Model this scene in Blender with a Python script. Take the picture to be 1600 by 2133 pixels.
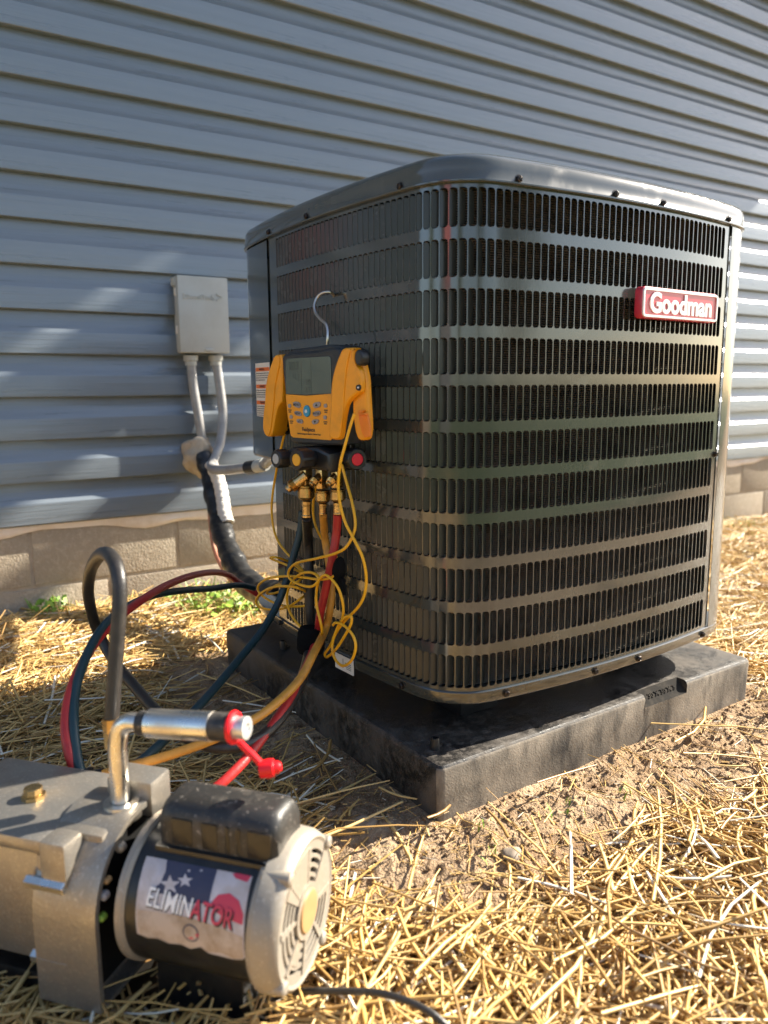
import bpy, bmesh, math, random
import numpy as np
from mathutils import Vector, Matrix
random.seed(7); rng = np.random.default_rng(11)
scn = bpy.context.scene
COL = scn.collection
for o in list(bpy.data.objects): bpy.data.objects.remove(o)

# ------------------------------------------------------------------ camera, world, sun, exposure
cam_d = bpy.data.cameras.new('camera'); cam = bpy.data.objects.new('camera', cam_d); COL.objects.link(cam)
cr = Vector((0.8289, -0.55934, -0.00776)); cu = Vector((0.09628, 0.12898, 0.98696)); cf = Vector((0.55105, 0.81884, -0.16077))
M = Matrix((cr, cu, -cf)).transposed().to_4x4(); M.translation = Vector((-0.6178, -0.7861, 0.5224)); cam.matrix_world = M
cam_d.sensor_fit = 'HORIZONTAL'; cam_d.sensor_width = 36; cam_d.lens = 36 * 1610.06 / 1600
cam_d.clip_start = .02; cam_d.clip_end = 500
cam_d.dof.use_dof = True; cam_d.dof.focus_distance = 1.27; cam_d.dof.aperture_fstop = 5.0
scn.camera = cam
SUN_EL, SUN_AZ = 34.0, 10.0      # azimuth measured from +x toward -y
w = bpy.data.worlds.new('World'); scn.world = w; w.use_nodes = True
nt = w.node_tree; bg = nt.nodes['Background']; sky = nt.nodes.new('ShaderNodeTexSky'); sky.sky_type = 'NISHITA'
sky.sun_disc = False; sky.sun_elevation = math.radians(SUN_EL); sky.sun_rotation = math.radians(90 + SUN_AZ)
sky.air_density = 1.0; sky.dust_density = 1.2; sky.ozone_density = 1.0
nt.links.new(sky.outputs[0], bg.inputs[0]); bg.inputs[1].default_value = .075
sd = bpy.data.lights.new('sun', 'SUN'); sun = bpy.data.objects.new('sun', sd); COL.objects.link(sun)
sd.energy = 5.0; sd.angle = math.radians(.53); sd.color = (1, .92, .78)
e, a = math.radians(SUN_EL), math.radians(SUN_AZ)
sv = Vector((math.cos(e) * math.cos(a), -math.cos(e) * math.sin(a), math.sin(e)))
sun.rotation_euler = sv.to_track_quat('Z', 'Y').to_euler(); sun.location = (4, 0, 3)
scn.view_settings.view_transform = 'Standard'; scn.view_settings.look = 'None'
scn.view_settings.exposure = 1.82; scn.view_settings.gamma = 1
scn.render.engine = 'CYCLES'

# ------------------------------------------------------------------ materials
def mat(name, col, rough=.5, metal=0., spec=.5, n1=None, n2=None, bump=None, coat=0., rvar=0., trans=0., specks=None):
    """n1/n2: (colour, scale, low, high, stretch) noise-mixed colour layers; bump: (scale, distance, stretch)"""
    m = bpy.data.materials.new(name); m.use_nodes = True; t = m.node_tree; N = t.nodes; L = t.links
    p = N['Principled BSDF']; p.inputs['Roughness'].default_value = rough; p.inputs['Metallic'].default_value = metal
    p.inputs['Specular IOR Level'].default_value = spec; p.inputs['Coat Weight'].default_value = coat; p.inputs['Coat Roughness'].default_value = .12
    tc = N.new('ShaderNodeTexCoord')
    def vec(st):
        mp = N.new('ShaderNodeMapping'); L.new(tc.outputs['Object'], mp.inputs[0]); mp.inputs['Scale'].default_value = st or (1, 1, 1); return mp.outputs[0]
    def ramp(sc, lo, hi, st, det=6.):
        n = N.new('ShaderNodeTexNoise'); n.inputs['Scale'].default_value = sc; n.inputs['Detail'].default_value = det; n.inputs['Roughness'].default_value = .62
        L.new(vec(st), n.inputs[0]); r = N.new('ShaderNodeMapRange'); r.inputs[1].default_value = lo; r.inputs[2].default_value = hi
        L.new(n.outputs[0], r.inputs[0]); return r.outputs[0]
    cur = None
    rgb = N.new('ShaderNodeRGB'); rgb.outputs[0].default_value = (*col, 1); cur = rgb.outputs[0]
    rsock = None
    for k, nn in enumerate((n1, n2, specks)):
        if not nn: continue
        c2, sc, lo, hi = nn[:4]; st = nn[4] if len(nn) > 4 else None
        f = ramp(sc, lo, hi, st); mx = N.new('ShaderNodeMix'); mx.data_type = 'RGBA'
        L.new(f, mx.inputs[0]); L.new(cur, mx.inputs[6]); mx.inputs[7].default_value = (*c2, 1); cur = mx.outputs[2]
        if rvar and k < 2:
            ma = N.new('ShaderNodeMath'); ma.operation = 'MULTIPLY_ADD'; L.new(f, ma.inputs[0]); ma.inputs[1].default_value = rvar
            if rsock is None: ma.inputs[2].default_value = rough
            else: L.new(rsock, ma.inputs[2])
            rsock = ma.outputs[0]
    L.new(cur, p.inputs['Base Color'])
    if rsock is not None: L.new(rsock, p.inputs['Roughness'])
    if bump:
        prev = None
        for b in (bump if isinstance(bump, list) else [bump]):
            n = N.new('ShaderNodeTexNoise'); n.inputs['Scale'].default_value = b[0]; n.inputs['Detail'].default_value = 5
            L.new(vec(b[2] if len(b) > 2 else None), n.inputs[0]); bn = N.new('ShaderNodeBump'); bn.inputs['Distance'].default_value = b[1]
            bn.inputs['Strength'].default_value = 1; L.new(n.outputs[0], bn.inputs['Height'])
            if prev: L.new(prev, bn.inputs['Normal'])
            prev = bn.outputs[0]
        L.new(prev, p.inputs['Normal'])
    if trans: p.inputs['Transmission Weight'].default_value = trans
    return m

DUST = (.34, .29, .22)
MT = dict(
 siding=mat('vinyl_siding', (.150, .174, .196), .26, spec=.9, coat=.5, n1=((.175, .206, .238), 9, .35, .7, (.25, 1, 6)),  bump=[(14, .0012, (.35, 1, 9)), (60, .0005, (.35, 1, 7))], rvar=.1),
 block=mat('concrete_block', (.39, .335, .26), .95, spec=.15, n1=((.32, .27, .205), 5, .35, .7), n2=((.47, .40, .32), 90, .5, .75), bump=[(160, .0022), (30, .0012)]),
 mortar=mat('mortar', (.44, .38, .30), .95, spec=.1, n1=((.33, .27, .20), 15, .4, .7), bump=(150, .002)),
 membrane=mat('sill_membrane', (.78, .70, .62), .7, n1=((.6, .48, .36), 8, .45, .7)),
 soil=mat('sandy_soil', (.30, .195, .11), .98, spec=.1, n1=((.42, .30, .19), 5, .4, .62), n2=((.17, .105, .06), 26, .5, .68), specks=((.52, .42, .30), 420, .55, .7), bump=[(110, .0075), (330, .0045)]),
 straw=None,
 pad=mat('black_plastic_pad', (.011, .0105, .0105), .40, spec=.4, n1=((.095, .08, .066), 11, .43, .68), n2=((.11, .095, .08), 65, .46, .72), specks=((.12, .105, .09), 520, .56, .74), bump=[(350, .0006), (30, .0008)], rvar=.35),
 pad_side_sunlit=mat('sunlit_muddy_pad_side', (.10, .087, .072), .6, spec=.35, n1=((.27, .23, .18), 9, .40, .64, (1, 1, .7)), n2=((.035, .031, .028), 22, .52, .70, (1, 1, .35)), specks=((.26, .22, .17), 260, .62, .80), bump=[(350, .0006), (26, .0012, (1, 1, .4))], rvar=.2),  # mud streaks plus sunlit brightness painted into the pad colour
 pad_notch=mat('matt_recess_plastic', (.022, .020, .018), .9, spec=.1, n1=((.05, .043, .035), 40, .45, .7)),
 paint=mat('grey_green_paint', (.040, .044, .039), .14, spec=.7, n1=((.085, .082, .07), 14, .55, .85), specks=((.34, .31, .26), 700, .70, .80), bump=(8, .0008), rvar=.2, coat=1.),
 blade=mat('louvre_paint', (.034, .037, .033), .24, spec=.5, n1=((.075, .072, .062), 20, .5, .8), bump=(40, .0004), rvar=.2),
 cap=mat('cap_paint', (.065, .069, .062), .13, spec=.6, n1=((.10, .095, .082), 18, .52, .8, (1, 1, .5)), n2=((.30, .28, .24), 9, .66, .80), specks=((.42, .38, .32), 600, .68, .78), bump=(6, .0015), rvar=.25, coat=.6),
 coil=mat('coil_fin', (.30, .25, .20), .5, metal=.2, n1=((.14, .11, .085), 30, .45, .65), bump=(500, .0006)),
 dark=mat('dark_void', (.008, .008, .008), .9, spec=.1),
 screw=mat('dark_zinc', (.06, .05, .045), .32, metal=.8),
 red=mat('badge_red', (.52, .028, .055), .28, coat=.4),
 white=mat('badge_white', (.82, .81, .79), .4),
 label=mat('label_paper', (.74, .68, .60), .6),
 orange=mat('label_orange', (.75, .16, .025), .55),
 ink=mat('black_ink', (.012, .012, .012), .5),
 inkg=mat('grey_ink', (.16, .14, .13), .6),
 boot=mat('rubber_boot', (.020, .021, .023), .48, n1=((.06, .056, .05), 40, .5, .8), bump=(300, .0004)),
 yel=mat('yellow_plastic', (.85, .33, .005), .40, n1=((.62, .26, .012), 35, .50, .85), specks=((.25, .13, .02), 240, .67, .78), bump=(160, .0003)),
 yin=mat('orange_inner_plastic', (.80, .22, .012), .45),
 lcd=mat('lcd_glass', (.085, .108, .085), .16, n1=((.11, .135, .10), 18, .4, .8), coat=.6),
 lcdseg=mat('lcd_segment', (.035, .045, .035), .3),
 btn=mat('button_grey', (.30, .27, .26), .5),
 blue=mat('button_blue', (.02, .27, .45), .4),
 plast=mat('black_plastic', (.012, .012, .013), .36, n1=((.03, .028, .026), 50, .5, .8)),
 kgrey=mat('knob_insert_grey', (.45, .44, .42), .4), kred=mat('knob_insert_red', (.65, .01, .03), .4), kyel=mat('knob_insert_yellow', (.8, .38, .02), .4),
 brass=mat('brass', (.62, .42, .18), .27, metal=1, n1=((.40, .25, .10), 60, .5, .85), rvar=.15),
 steel=mat('steel_wire', (.72, .62, .54), .28, metal=1),
 hred=mat('red_hose', (.42, .022, .020), .42, n1=((.30, .015, .018), 60, .5, .8), bump=(220, .0004)),
 hyel=mat('yellow_hose', (.60, .27, .035), .45, n1=((.40, .17, .03), 70, .45, .8), bump=(220, .0004)),
 hblue=mat('blue_hose', (.009, .036, .044), .42, n1=((.02, .03, .04), 60, .5, .8), bump=(220, .0004)),
 hblack=mat('black_hose', (.022, .019, .017), .40, n1=((.05, .043, .036), 50, .5, .8), bump=(220, .0004)),
 lead=mat('yellow_lead', (.85, .42, .01), .38, n1=((.6, .27, .01), 120, .55, .8)),
 velcro=mat('velcro', (.008, .008, .008), .95, spec=.1, bump=(700, .002)),
 box=mat('painted_steel_box', (.44, .45, .42), .45, n1=((.36, .35, .31), 6, .45, .75)),
 conduit=mat('grey_conduit', (.31, .31, .31), .35, n1=((.22, .21, .20), 20, .4, .7)),
 foam=mat('foam_sealant', (.46, .39, .30), .85, n1=((.34, .25, .15), 12, .4, .7), bump=(60, .006)),
 tape=mat('black_tape', (.016, .016, .016), .36, bump=[(26, .004, (1, 1, 2.6)), (120, .001)]),
 sleeve=mat('white_foam_sleeve', (.66, .62, .56), .6, bump=[(70, .006, (.4, .4, 3)), (20, .004)]),
 copper=mat('faded_red_tube', (.36, .13, .09), .45, n1=((.5, .22, .12), 14, .4, .7)),
 alu=mat('cast_aluminium', (.34, .32, .29), .38, metal=.8, n1=((.30, .255, .20), 12, .42, .7), specks=((.55, .50, .44), 300, .55, .75), bump=[(240, .0003), (40, .0003)], rvar=.2),
 alubr=mat('bare_aluminium', (.72, .70, .66), .26, metal=1, n1=((.5, .45, .38), 25, .45, .75), rvar=.2),
 cream=mat('dusty_cast_end', (.31, .28, .235), .48, metal=.35, spec=.4, n1=((.33, .275, .21), 14, .4, .7), specks=((.55, .50, .43), 260, .58, .75), bump=(220, .00025)),
 mblack=mat('motor_black', (.013, .012, .011), .30, n1=((.035, .03, .024), 25, .5, .8), bump=(90, .0005)),
 mdust=mat('dusty_black_plastic', (.020, .019, .018), .45, n1=((.17, .145, .12), 9, .50, .72), specks=((.34, .30, .26), 200, .60, .78), bump=(120, .0006), rvar=.3),
 hub=mat('hub_cap_tan', (.36, .21, .085), .6, n1=((.28, .16, .07), 20, .4, .7)),
 lbl_light=mat('eliminator_label_light', (.52, .48, .50), .55, n1=((.40, .33, .28), 22, .42, .66), n2=((.62, .58, .60), 40, .5, .7)),
 lbl_tan=mat('eliminator_label_worn', (.50, .40, .32), .7, n1=((.34, .25, .17), 35, .42, .62)),
 lbl_blue=mat('eliminator_label_blue', (.030, .034, .075), .5, n1=((.06, .06, .09), 22, .42, .7)),
 lbl_red=mat('eliminator_label_red', (.55, .04, .08), .5),
 redcap=mat('red_rubber_cap', (.80, .006, .012), .35),
 pvcc=mat('white_metal_cap', (.62, .63, .62), .3, metal=.6),
 grass=mat('weed_green', (.16, .30, .03), .5, n1=((.28, .40, .05), 9, .4, .7)),
 tree=mat('tree_foliage', (.05, .085, .025), .7, n1=((.09, .12, .03), 2, .4, .7)),
 bark=mat('bark', (.10, .07, .05), .9),
 reflection_block=mat('reflected_red_paint', (.34, .045, .05), .5), roof=mat('grey_roof', (.09, .09, .10), .8),
 wood=mat('blocker_timber', (.30, .22, .14), .8, n1=((.2, .14, .09), 8, .4, .7)),
 stone=mat('pebble_grey', (.24, .195, .15), .85, n1=((.26, .21, .16), 40, .4, .7)),
)
# straw: one colour per stem held in a colour attribute
m = bpy.data.materials.new('straw'); m.use_nodes = True; t = m.node_tree; p = t.nodes['Principled BSDF']
at_ = t.nodes.new('ShaderNodeAttribute'); at_.attribute_name = 'Col'; t.links.new(at_.outputs[0], p.inputs['Base Color'])
p.inputs['Roughness'].default_value = .38; p.inputs['Specular IOR Level'].default_value = .55
MT['straw'] = m

# ------------------------------------------------------------------ mesh helpers
class MB:
    def __init__(s): s.v = []; s.f = []
    def add(s, vs, fs):
        b = len(s.v); s.v += [tuple(x) for x in vs]; s.f += [tuple(b + i for i in f) for f in fs]; return s
    def grid(s, rows, close_u=False, close_v=False):
        nr, nc = len(rows), len(rows[0]); vs = [p for r in rows for p in r]; fs = []
        for i in range(nr if close_v else nr - 1):
            for j in range(nc if close_u else nc - 1):
                a = i * nc + j; b = i * nc + (j + 1) % nc; i2 = ((i + 1) % nr) * nc
                fs.append((a, b, i2 + (j + 1) % nc, i2 + j))
        return s.add(vs, fs)
    def mesh(s, name, merge=0., ang=35.):
        me = bpy.data.meshes.new(name); me.from_pydata(s.v, [], s.f)
        bm = bmesh.new(); bm.from_mesh(me)
        if merge: bmesh.ops.remove_doubles(bm, verts=bm.verts, dist=merge)
        bmesh.ops.recalc_face_normals(bm, faces=bm.faces); bm.to_mesh(me); bm.free()
        for p in me.polygons: p.use_smooth = True
        me.set_sharp_from_angle(angle=math.radians(ang)); return me
    def build(s, name, m, parent=None, merge=0., ang=35.):
        return link(name, s.mesh(name, merge, ang), m, parent)
def link(name, me, m, parent=None, M=None):
    o = bpy.data.objects.new(name, me)
    if m is not None and not me.materials: me.materials.append(MT[m] if isinstance(m, str) else m)
    COL.objects.link(o)
    if M is not None: o.matrix_basis = M
    if parent is not None:
        o.parent = parent
        o.matrix_parent_inverse = world_of(parent).inverted()
    return o
def world_of(o):
    return o.matrix_basis.copy() if o.parent is None else world_of(o.parent) @ o.matrix_parent_inverse @ o.matrix_basis
def tag(o, label=None, cat=None, group=None, kind=None):
    for k, v_ in (('label', label), ('category', cat), ('group', group), ('kind', kind)):
        if v_: o[k] = v_
    return o
def thing(name, label, cat, loc=(0, 0, 0), group=None):
    o = bpy.data.objects.new(name, None); COL.objects.link(o); o.location = loc; o.matrix_basis = Matrix.Translation(Vector(loc))
    o.empty_display_size = .05
    return tag(o, label, cat, group)
def crom(P, n=8, closed=False):
    P = [Vector(p) for p in P]; out = []; N = len(P)
    for i in range(N if closed else N - 1):
        p0, p1, p2, p3 = (P[(i - 1) % N], P[i], P[(i + 1) % N], P[(i + 2) % N]) if closed else (P[max(i - 1, 0)], P[i], P[i + 1], P[min(i + 2, N - 1)])
        for k in range(n):
            t = k / n
            out.append(.5 * ((2 * p1) + (p2 - p0) * t + (2 * p0 - 5 * p1 + 4 * p2 - p3) * t * t + (3 * p1 - p0 - 3 * p2 + p3) * t ** 3))
    if not closed: out.append(P[-1])
    return out
def tube(mb, P, r, n=10, cap=True, smooth=8, rf=None):
    S = crom(P, smooth) if smooth else [Vector(p) for p in P]
    T = [(S[min(i + 1, len(S) - 1)] - S[max(i - 1, 0)]).normalized() for i in range(len(S))]
    u = T[0].orthogonal().normalized(); rows = []
    for i, (c, t_) in enumerate(zip(S, T)):
        u = (u - t_ * u.dot(t_)).normalized(); v_ = t_.cross(u); rr = r if rf is None else r * rf(i / (len(S) - 1))
        rows.append([c + (u * math.cos(k * 2 * math.pi / n) + v_ * math.sin(k * 2 * math.pi / n)) * rr for k in range(n)])
    mb.grid(rows, close_u=True)
    if cap:
        mb.add(rows[0], [tuple(range(n))]); mb.add(rows[-1], [tuple(range(n))])
    return mb
def lathe(mb, prof, Mf, n=24, caps=(False, False)):
    """prof: (axial, radius); Mf(axial, x, y) -> world"""
    rows = [[Mf(a_, r * math.cos(2 * math.pi * k / n), r * math.sin(2 * math.pi * k / n)) for k in range(n)] for a_, r in prof]
    mb.grid(rows, close_u=True)
    if caps[0]: mb.add(rows[0], [tuple(range(n))])
    if caps[1]: mb.add(rows[-1], [tuple(range(n))])
    return mb
def axis_map(P, D):
    P = Vector(P); D = Vector(D).normalized(); u = D.orthogonal().normalized(); v_ = D.cross(u)
    return lambda a_, x, y: P + D * a_ + u * x + v_ * y
def inset(poly, d):
    n = len(poly); out = []; area = sum(poly[i][0] * poly[(i + 1) % n][1] - poly[(i + 1) % n][0] * poly[i][1] for i in range(n)); sg = 1 if area > 0 else -1
    for i in range(n):
        a_, b, c = Vector(poly[i - 1]), Vector(poly[i]), Vector(poly[(i + 1) % n]); e1 = (b - a_).normalized(); e2 = (c - b).normalized()
        n1 = Vector((-e1.y, e1.x)) * sg; n2 = Vector((-e2.y, e2.x)) * sg; m_ = n1 + n2
        m_ = m_ / max(m_.length_squared * .5, .35); out.append(tuple(b + m_ * d))
    return out
def chaikin(P, k=2):
    for _ in range(k):
        Q = []
        for i in range(len(P)):
            a_, b = P[i], P[(i + 1) % len(P)]; Q += [(a_[0] * .75 + b[0] * .25, a_[1] * .75 + b[1] * .25), (a_[0] * .25 + b[0] * .75, a_[1] * .25 + b[1] * .75)]
        P = Q
    return P
def slab(mb, poly, o0, o1, Mf, bev=0., back=True):
    """extrude 2-D polygon from o0 to o1 (front), bevelled front edge"""
    rings = [(poly, o0)]
    if bev:
        sg = 1 if o1 > o0 else -1
        rings += [(poly, o1 - bev * sg), (inset(poly, bev * .3), o1 - bev * .3 * sg), (inset(poly, bev), o1)]
    else: rings += [(poly, o1)]
    rows = [[Mf(x, y, o) for x, y in pl] for pl, o in rings]; mb.grid(rows, close_u=True); n = len(poly)
    mb.add(rows[-1], [tuple(range(n))])
    if back: mb.add(rows[0], [tuple(range(n))])
    return mb
def rrect(x0, y0, x1, y1, r, n=4):
    out = []
    for cx, cy, a0 in ((x1 - r, y0 + r, -90), (x1 - r, y1 - r, 0), (x0 + r, y1 - r, 90), (x0 + r, y0 + r, 180)):
        for k in range(n + 1):
            t_ = math.radians(a0 + 90 * k / n); out.append((cx + r * math.cos(t_), cy + r * math.sin(t_)))
    return out
def rbox(mb, lo, hi, bev, Mf=lambda x, y, z: (x, y, z), seg=2):
    bm = bmesh.new(); bmesh.ops.create_cube(bm, size=1)
    for v_ in bm.verts: v_.co = Vector([lo[i] + (v_.co[i] + .5) * (hi[i] - lo[i]) for i in range(3)])
    if bev: bmesh.ops.bevel(bm, geom=bm.edges[:], offset=bev, segments=seg, affect='EDGES', profile=.6)
    bm.verts.ensure_lookup_table(); mb.add([Mf(*v_.co) for v_ in bm.verts], [[v_.index for v_ in f.verts] for f in bm.faces]); bm.free(); return mb
def text_mesh(mb, txt, size, Mf, depth=0., bold=0., align='CENTER', sx=1., res=4, shear=0., sub=0.):
    cu_ = bpy.data.curves.new('lettering', 'FONT'); cu_.body = txt; cu_.size = size; cu_.align_x = align; cu_.align_y = 'CENTER'; cu_.offset = bold
    cu_.extrude = depth / 2; cu_.resolution_u = res; cu_.shear = shear
    o = bpy.data.objects.new('lettering', cu_); COL.objects.link(o); dg = bpy.context.evaluated_depsgraph_get(); me = bpy.data.meshes.new_from_object(o.evaluated_get(dg))
    bm = bmesh.new(); bm.from_mesh(me)
    if sub:
        bmesh.ops.triangulate(bm, faces=bm.faces[:])
        bmesh.ops.subdivide_edges(bm, edges=[e_ for e_ in bm.edges if e_.calc_length() > sub], cuts=2, use_grid_fill=True)
    bm.verts.index_update()
    mb.add([Mf(v_.co.x * sx, v_.co.y, v_.co.z + depth / 2) for v_ in bm.verts], [[v_.index for v_ in f.verts] for f in bm.faces]); bm.free()
    bpy.data.objects.remove(o); bpy.data.curves.remove(cu_); bpy.data.meshes.remove(me); return mb

# ------------------------------------------------------------------ ground
def vnoise(x, y, seed=0):
    xi, yi = np.floor(x).astype(np.int64), np.floor(y).astype(np.int64); fx, fy = x - xi, y - yi; fx = fx * fx * (3 - 2 * fx); fy = fy * fy * (3 - 2 * fy)
    def h(a_, b): 
        n_ = (a_ * 374761393 + b * 668265263 + seed * 1442695) & 0xffffffff; n_ = ((n_ ^ (n_ >> 13)) * 1274126177) & 0xffffffff; return ((n_ ^ (n_ >> 16)) & 0xffff) / 65535.
    return (h(xi, yi) * (1 - fx) + h(xi + 1, yi) * fx) * (1 - fy) + (h(xi, yi + 1) * (1 - fx) + h(xi + 1, yi + 1) * fx) * fy
def fbm(x, y, s, oct=4, seed=0):
    r = 0; a_ = 1.; tot = 0
    for k in range(oct): r = r + a_ * (vnoise(x * s, y * s, seed + k) - .5); tot += a_; a_ *= .5; s *= 2.03
    return r / tot * 2
def pad_dist(x, y):
    dx = np.maximum(np.maximum(-x, x - .762), 0); dy = np.maximum(np.maximum(-y, y - .762), 0); return np.hypot(dx, dy)
def gh(x, y):
    x = np.asarray(x, float); y = np.asarray(y, float)
    base = -.130 + .028 * np.clip(y - .7, 0, .8) - .022 * np.clip(x - .6, 0, 3) + .012 * np.clip(-x, 0, .6) * (y > .6)
    base = base + .012 * fbm(x, y, 2.5, 3, 5)
    d = pad_dist(x, y); wob = .31 + .08 * fbm(x, y, 4, 2, 9); t_ = np.clip(d / wob, 0, 1); mound = 1 - t_ * t_ * (3 - 2 * t_)
    h = base * (1 - mound) + (-.082) * mound
    k = np.exp(-(d / .22) ** 2); rough = k * (.010 * fbm(x, y, 22, 3, 3) + .0065 * fbm(x, y, 85, 3, 21)) * np.clip(d / .012, 0, 1)
    return h + rough + .004 * fbm(x, y, 14, 3, 31)
def grid_obj(name, xs, ys, m, fn):
    X_, Y_ = np.meshgrid(xs, ys); Z_ = fn(X_, Y_); n, mcol = X_.shape
    co = np.stack([X_.ravel(), Y_.ravel(), Z_.ravel()], 1).astype(np.float32); i = np.arange((n - 1) * (mcol - 1)); r, c = i // (mcol - 1), i % (mcol - 1); a_ = r * mcol + c
    quads = np.stack([a_, a_ + 1, a_ + mcol + 1, a_ + mcol], 1).astype(np.int32); me = bpy.data.meshes.new(name)
    me.vertices.add(len(co)); me.vertices.foreach_set('co', co.ravel()); me.loops.add(quads.size); me.loops.foreach_set('vertex_index', quads.ravel())
    me.polygons.add(len(quads)); me.polygons.foreach_set('loop_start', np.arange(0, quads.size, 4, dtype=np.int32)); me.polygons.foreach_set('loop_total', np.full(len(quads), 4, np.int32))
    me.update(); me.validate(); me.polygons.foreach_set('use_smooth', np.ones(len(quads), bool)); return link(name, me, m)
def axis(lo, hi, segs):
    out = [segs[0][0]]
    for a_, b, st in segs: out += list(np.linspace(a_, b, int(round((b - a_) / st)) + 1)[1:])
    return np.array(out)
gx = axis(0, 0, [(-60, -6, 6), (-6, -1.2, .3), (-1.2, -.3, .02), (-.3, 1.15, .0042), (1.15, 4.2, .03), (4.2, 12, .6), (12, 60, 6)])
gy = axis(0, 0, [(-60, -6, 6), (-6, -.9, .3), (-.9, -.3, .02), (-.3, .35, .0042), (.35, 1.6, .0125), (1.6, 6, .5), (6, 60, 6)])
tag(grid_obj('ground', gx, gy, 'soil', gh), kind='structure')
MT['lawn'] = mat('lawn_green', (.05, .085, .022), .9, spec=.1, n1=((.085, .11, .035), 3, .4, .7), bump=(60, .03))
lx = np.linspace(-60, 60, 61)
tag(grid_obj('lawn', lx, np.linspace(-60, -1.9, 40), 'lawn', lambda x, y: -.105 + .01 * fbm(x, y, .8, 2, 3)), kind='structure')
tag(grid_obj('lawn', np.linspace(-60, -3.2, 30), np.linspace(-1.9, 1.5, 8), 'lawn', lambda x, y: -.100 + 0 * x), kind='structure')

# ------------------------------------------------------------------ house wall
WY, WA = 1.4755, -.0277
Wrot = Matrix.Translation((0, WY, 0)) @ Matrix.Rotation(WA, 4, 'Z')
wall = bpy.data.objects.new('house_wall', None); COL.objects.link(wall); wall.matrix_basis = Wrot.copy()
tag(wall, 'long house wall of blue grey horizontal vinyl siding over a low block foundation', 'house wall')
WM = lambda x, o, z: Wrot @ Vector((x, -o, z))   # o: distance out of the wall toward the viewer
S0, SP = .1497, .1143
prof = [(0.0, .0075), (.0215, .0075), (.0245, .0095), (.0243, .014), (.0225, .060), (.0215, .065), (.0175, .070), (.0115, .078), (.0070, .088), (.0045, .100), (.0028, .1235), (0, .1235)]
def board_mesh():
    mb = MB(); L = 11.0; xs = np.linspace(-2.5, -2.5 + L, 45)
    rows = [[(x, -o - .0006 * math.sin(x * 3.1 + z_ * 9), z_) for x in xs] for o, z_ in prof]; mb.grid(rows); return mb.mesh('siding_board', 0, 25)
bmesh_ = board_mesh(); bmesh_.materials.append(MT['siding'])
for k in range(27):
    M_ = Wrot @ Matrix.Translation((random.uniform(-.2, .2), 0, S0 + k * SP)); link('siding_board', bmesh_, None, wall, M_)
mb = MB(); rbox(mb, (-2.3, .002, -.3), (8.3, .25, 3.25), 0); o = link('sheathing', mb.mesh('sheathing'), 'siding', wall, Wrot.copy())
# foundation blocks
BL, BH, MJ = .4064, .2032, .011
bm_ = MB(); rbox(bm_, (0, -.007, 0), (BL - MJ, .0, BH - MJ), .002); bme = bm_.mesh('concrete_block', 0, 40); bme.materials.append(MT['block'])
mb = MB(); rbox(mb, (-2.3, -.0035, -.42), (8.3, .0, .16), 0); link('mortar', mb.mesh('mortar'), 'mortar', wall, Wrot.copy())
TB = .19
for c_ in range(3):
    zb = TB - (c_ + 1) * BH
    for k in range(-5, 20):
        x = .148 + k * BL + (BL / 2 if c_ % 2 else 0)
        M_ = Wrot @ Matrix.Translation((x, .0, zb)) @ Matrix.Rotation(random.uniform(-.003, .003), 4, 'Y'); link('concrete_block', bme, None, wall, M_)
# torn white membrane below the first board
mb = MB(); rows = [[], [], []]
for x in np.linspace(-2.3, 8.2, 260):
    dz = .022 + .008 * math.sin(x * 7.3) + .006 * math.sin(x * 17 + 1) + .004 * math.sin(x * 31)
    rows[0].append(WM(x, .0135, S0 + .004)); rows[1].append(WM(x, .0140 + .003 * math.sin(x * 11), S0 - dz * .6)); rows[2].append(WM(x, .0105, S0 - dz))
mb.grid(rows); mb.build('sill_membrane', 'membrane', wall)

# disconnect box with its two conduits
BX0, BX1, BZ0, BZ1, BO = [0.1602, 0.3088, 0.6213, 0.8353] + [.075]
LX = lambda x: x / math.cos(WA)
box = thing('disconnect_box', 'light grey metal disconnect box on the siding with two conduits hanging below it', 'electrical box', WM(BX0, .02, BZ0))
mb = MB(); rbox(mb, (BX0 + .006, .012, BZ0 + .006), (BX1 - .006, BO - .012, BZ1 - .006), .003, lambda x, o, z: WM(x, o, z)); mb.build('back_case', 'box', box)
mb = MB(); rbox(mb, (BX0, .045, BZ0), (BX1, BO, BZ1), .004, WM); mb.build('front_cover', 'box', box)
mb = MB(); rbox(mb, (BX0 - .006, .030, BZ1 - .028), (BX0 + .008, BO - .018, BZ1 - .004), .003, WM); mb.build('top_lip', 'box', box)
for zc in (BZ1 - .045, BZ0 + .065):
    mb = MB(); rbox(mb, (BX0 - .0025, BO - .027, zc - .011), (BX0 + .002, BO - .017, zc + .011), .001, WM); mb.build('knockout', 'label', box)
mb = MB(); rbox(mb, ((BX0 + BX1) / 2 - .002, BO, BZ0 + .006), ((BX0 + BX1) / 2 + .022, BO + .004, BZ0 + .012), .0015, WM); mb.build('latch', 'box', box)
mb = MB(); text_mesh(mb, 'DiversiTech', .019, lambda x, y, z: WM((BX0 + BX1) / 2 - .014 + x, BO + z, BZ1 - .058 + y), .0022, .0005)
text_mesh(mb, '>', .040, lambda x, y, z: WM(BX1 - .026 + x, BO + z, BZ1 - .058 + y), .0022, .0003); mb.build('embossed_lettering', 'box', box)
def conduit(pts, label, r=.0135, fit=True):
    t_ = thing('conduit', label, 'conduit', pts[0], 'grey conduits under the disconnect box')
    mb = MB(); tube(mb, pts, r, 14); mb.build('pipe', 'conduit', t_)
    P0 = Vector(pts[0]); mb = MB(); lathe(mb, [(-.002, .012), (-.002, .021), (.012, .021), (.014, .017), (.026, .017), (.026, .012)], axis_map(P0, (0, 0, -1)), 12); mb.build('locknut', 'box', t_)
    return t_
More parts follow.
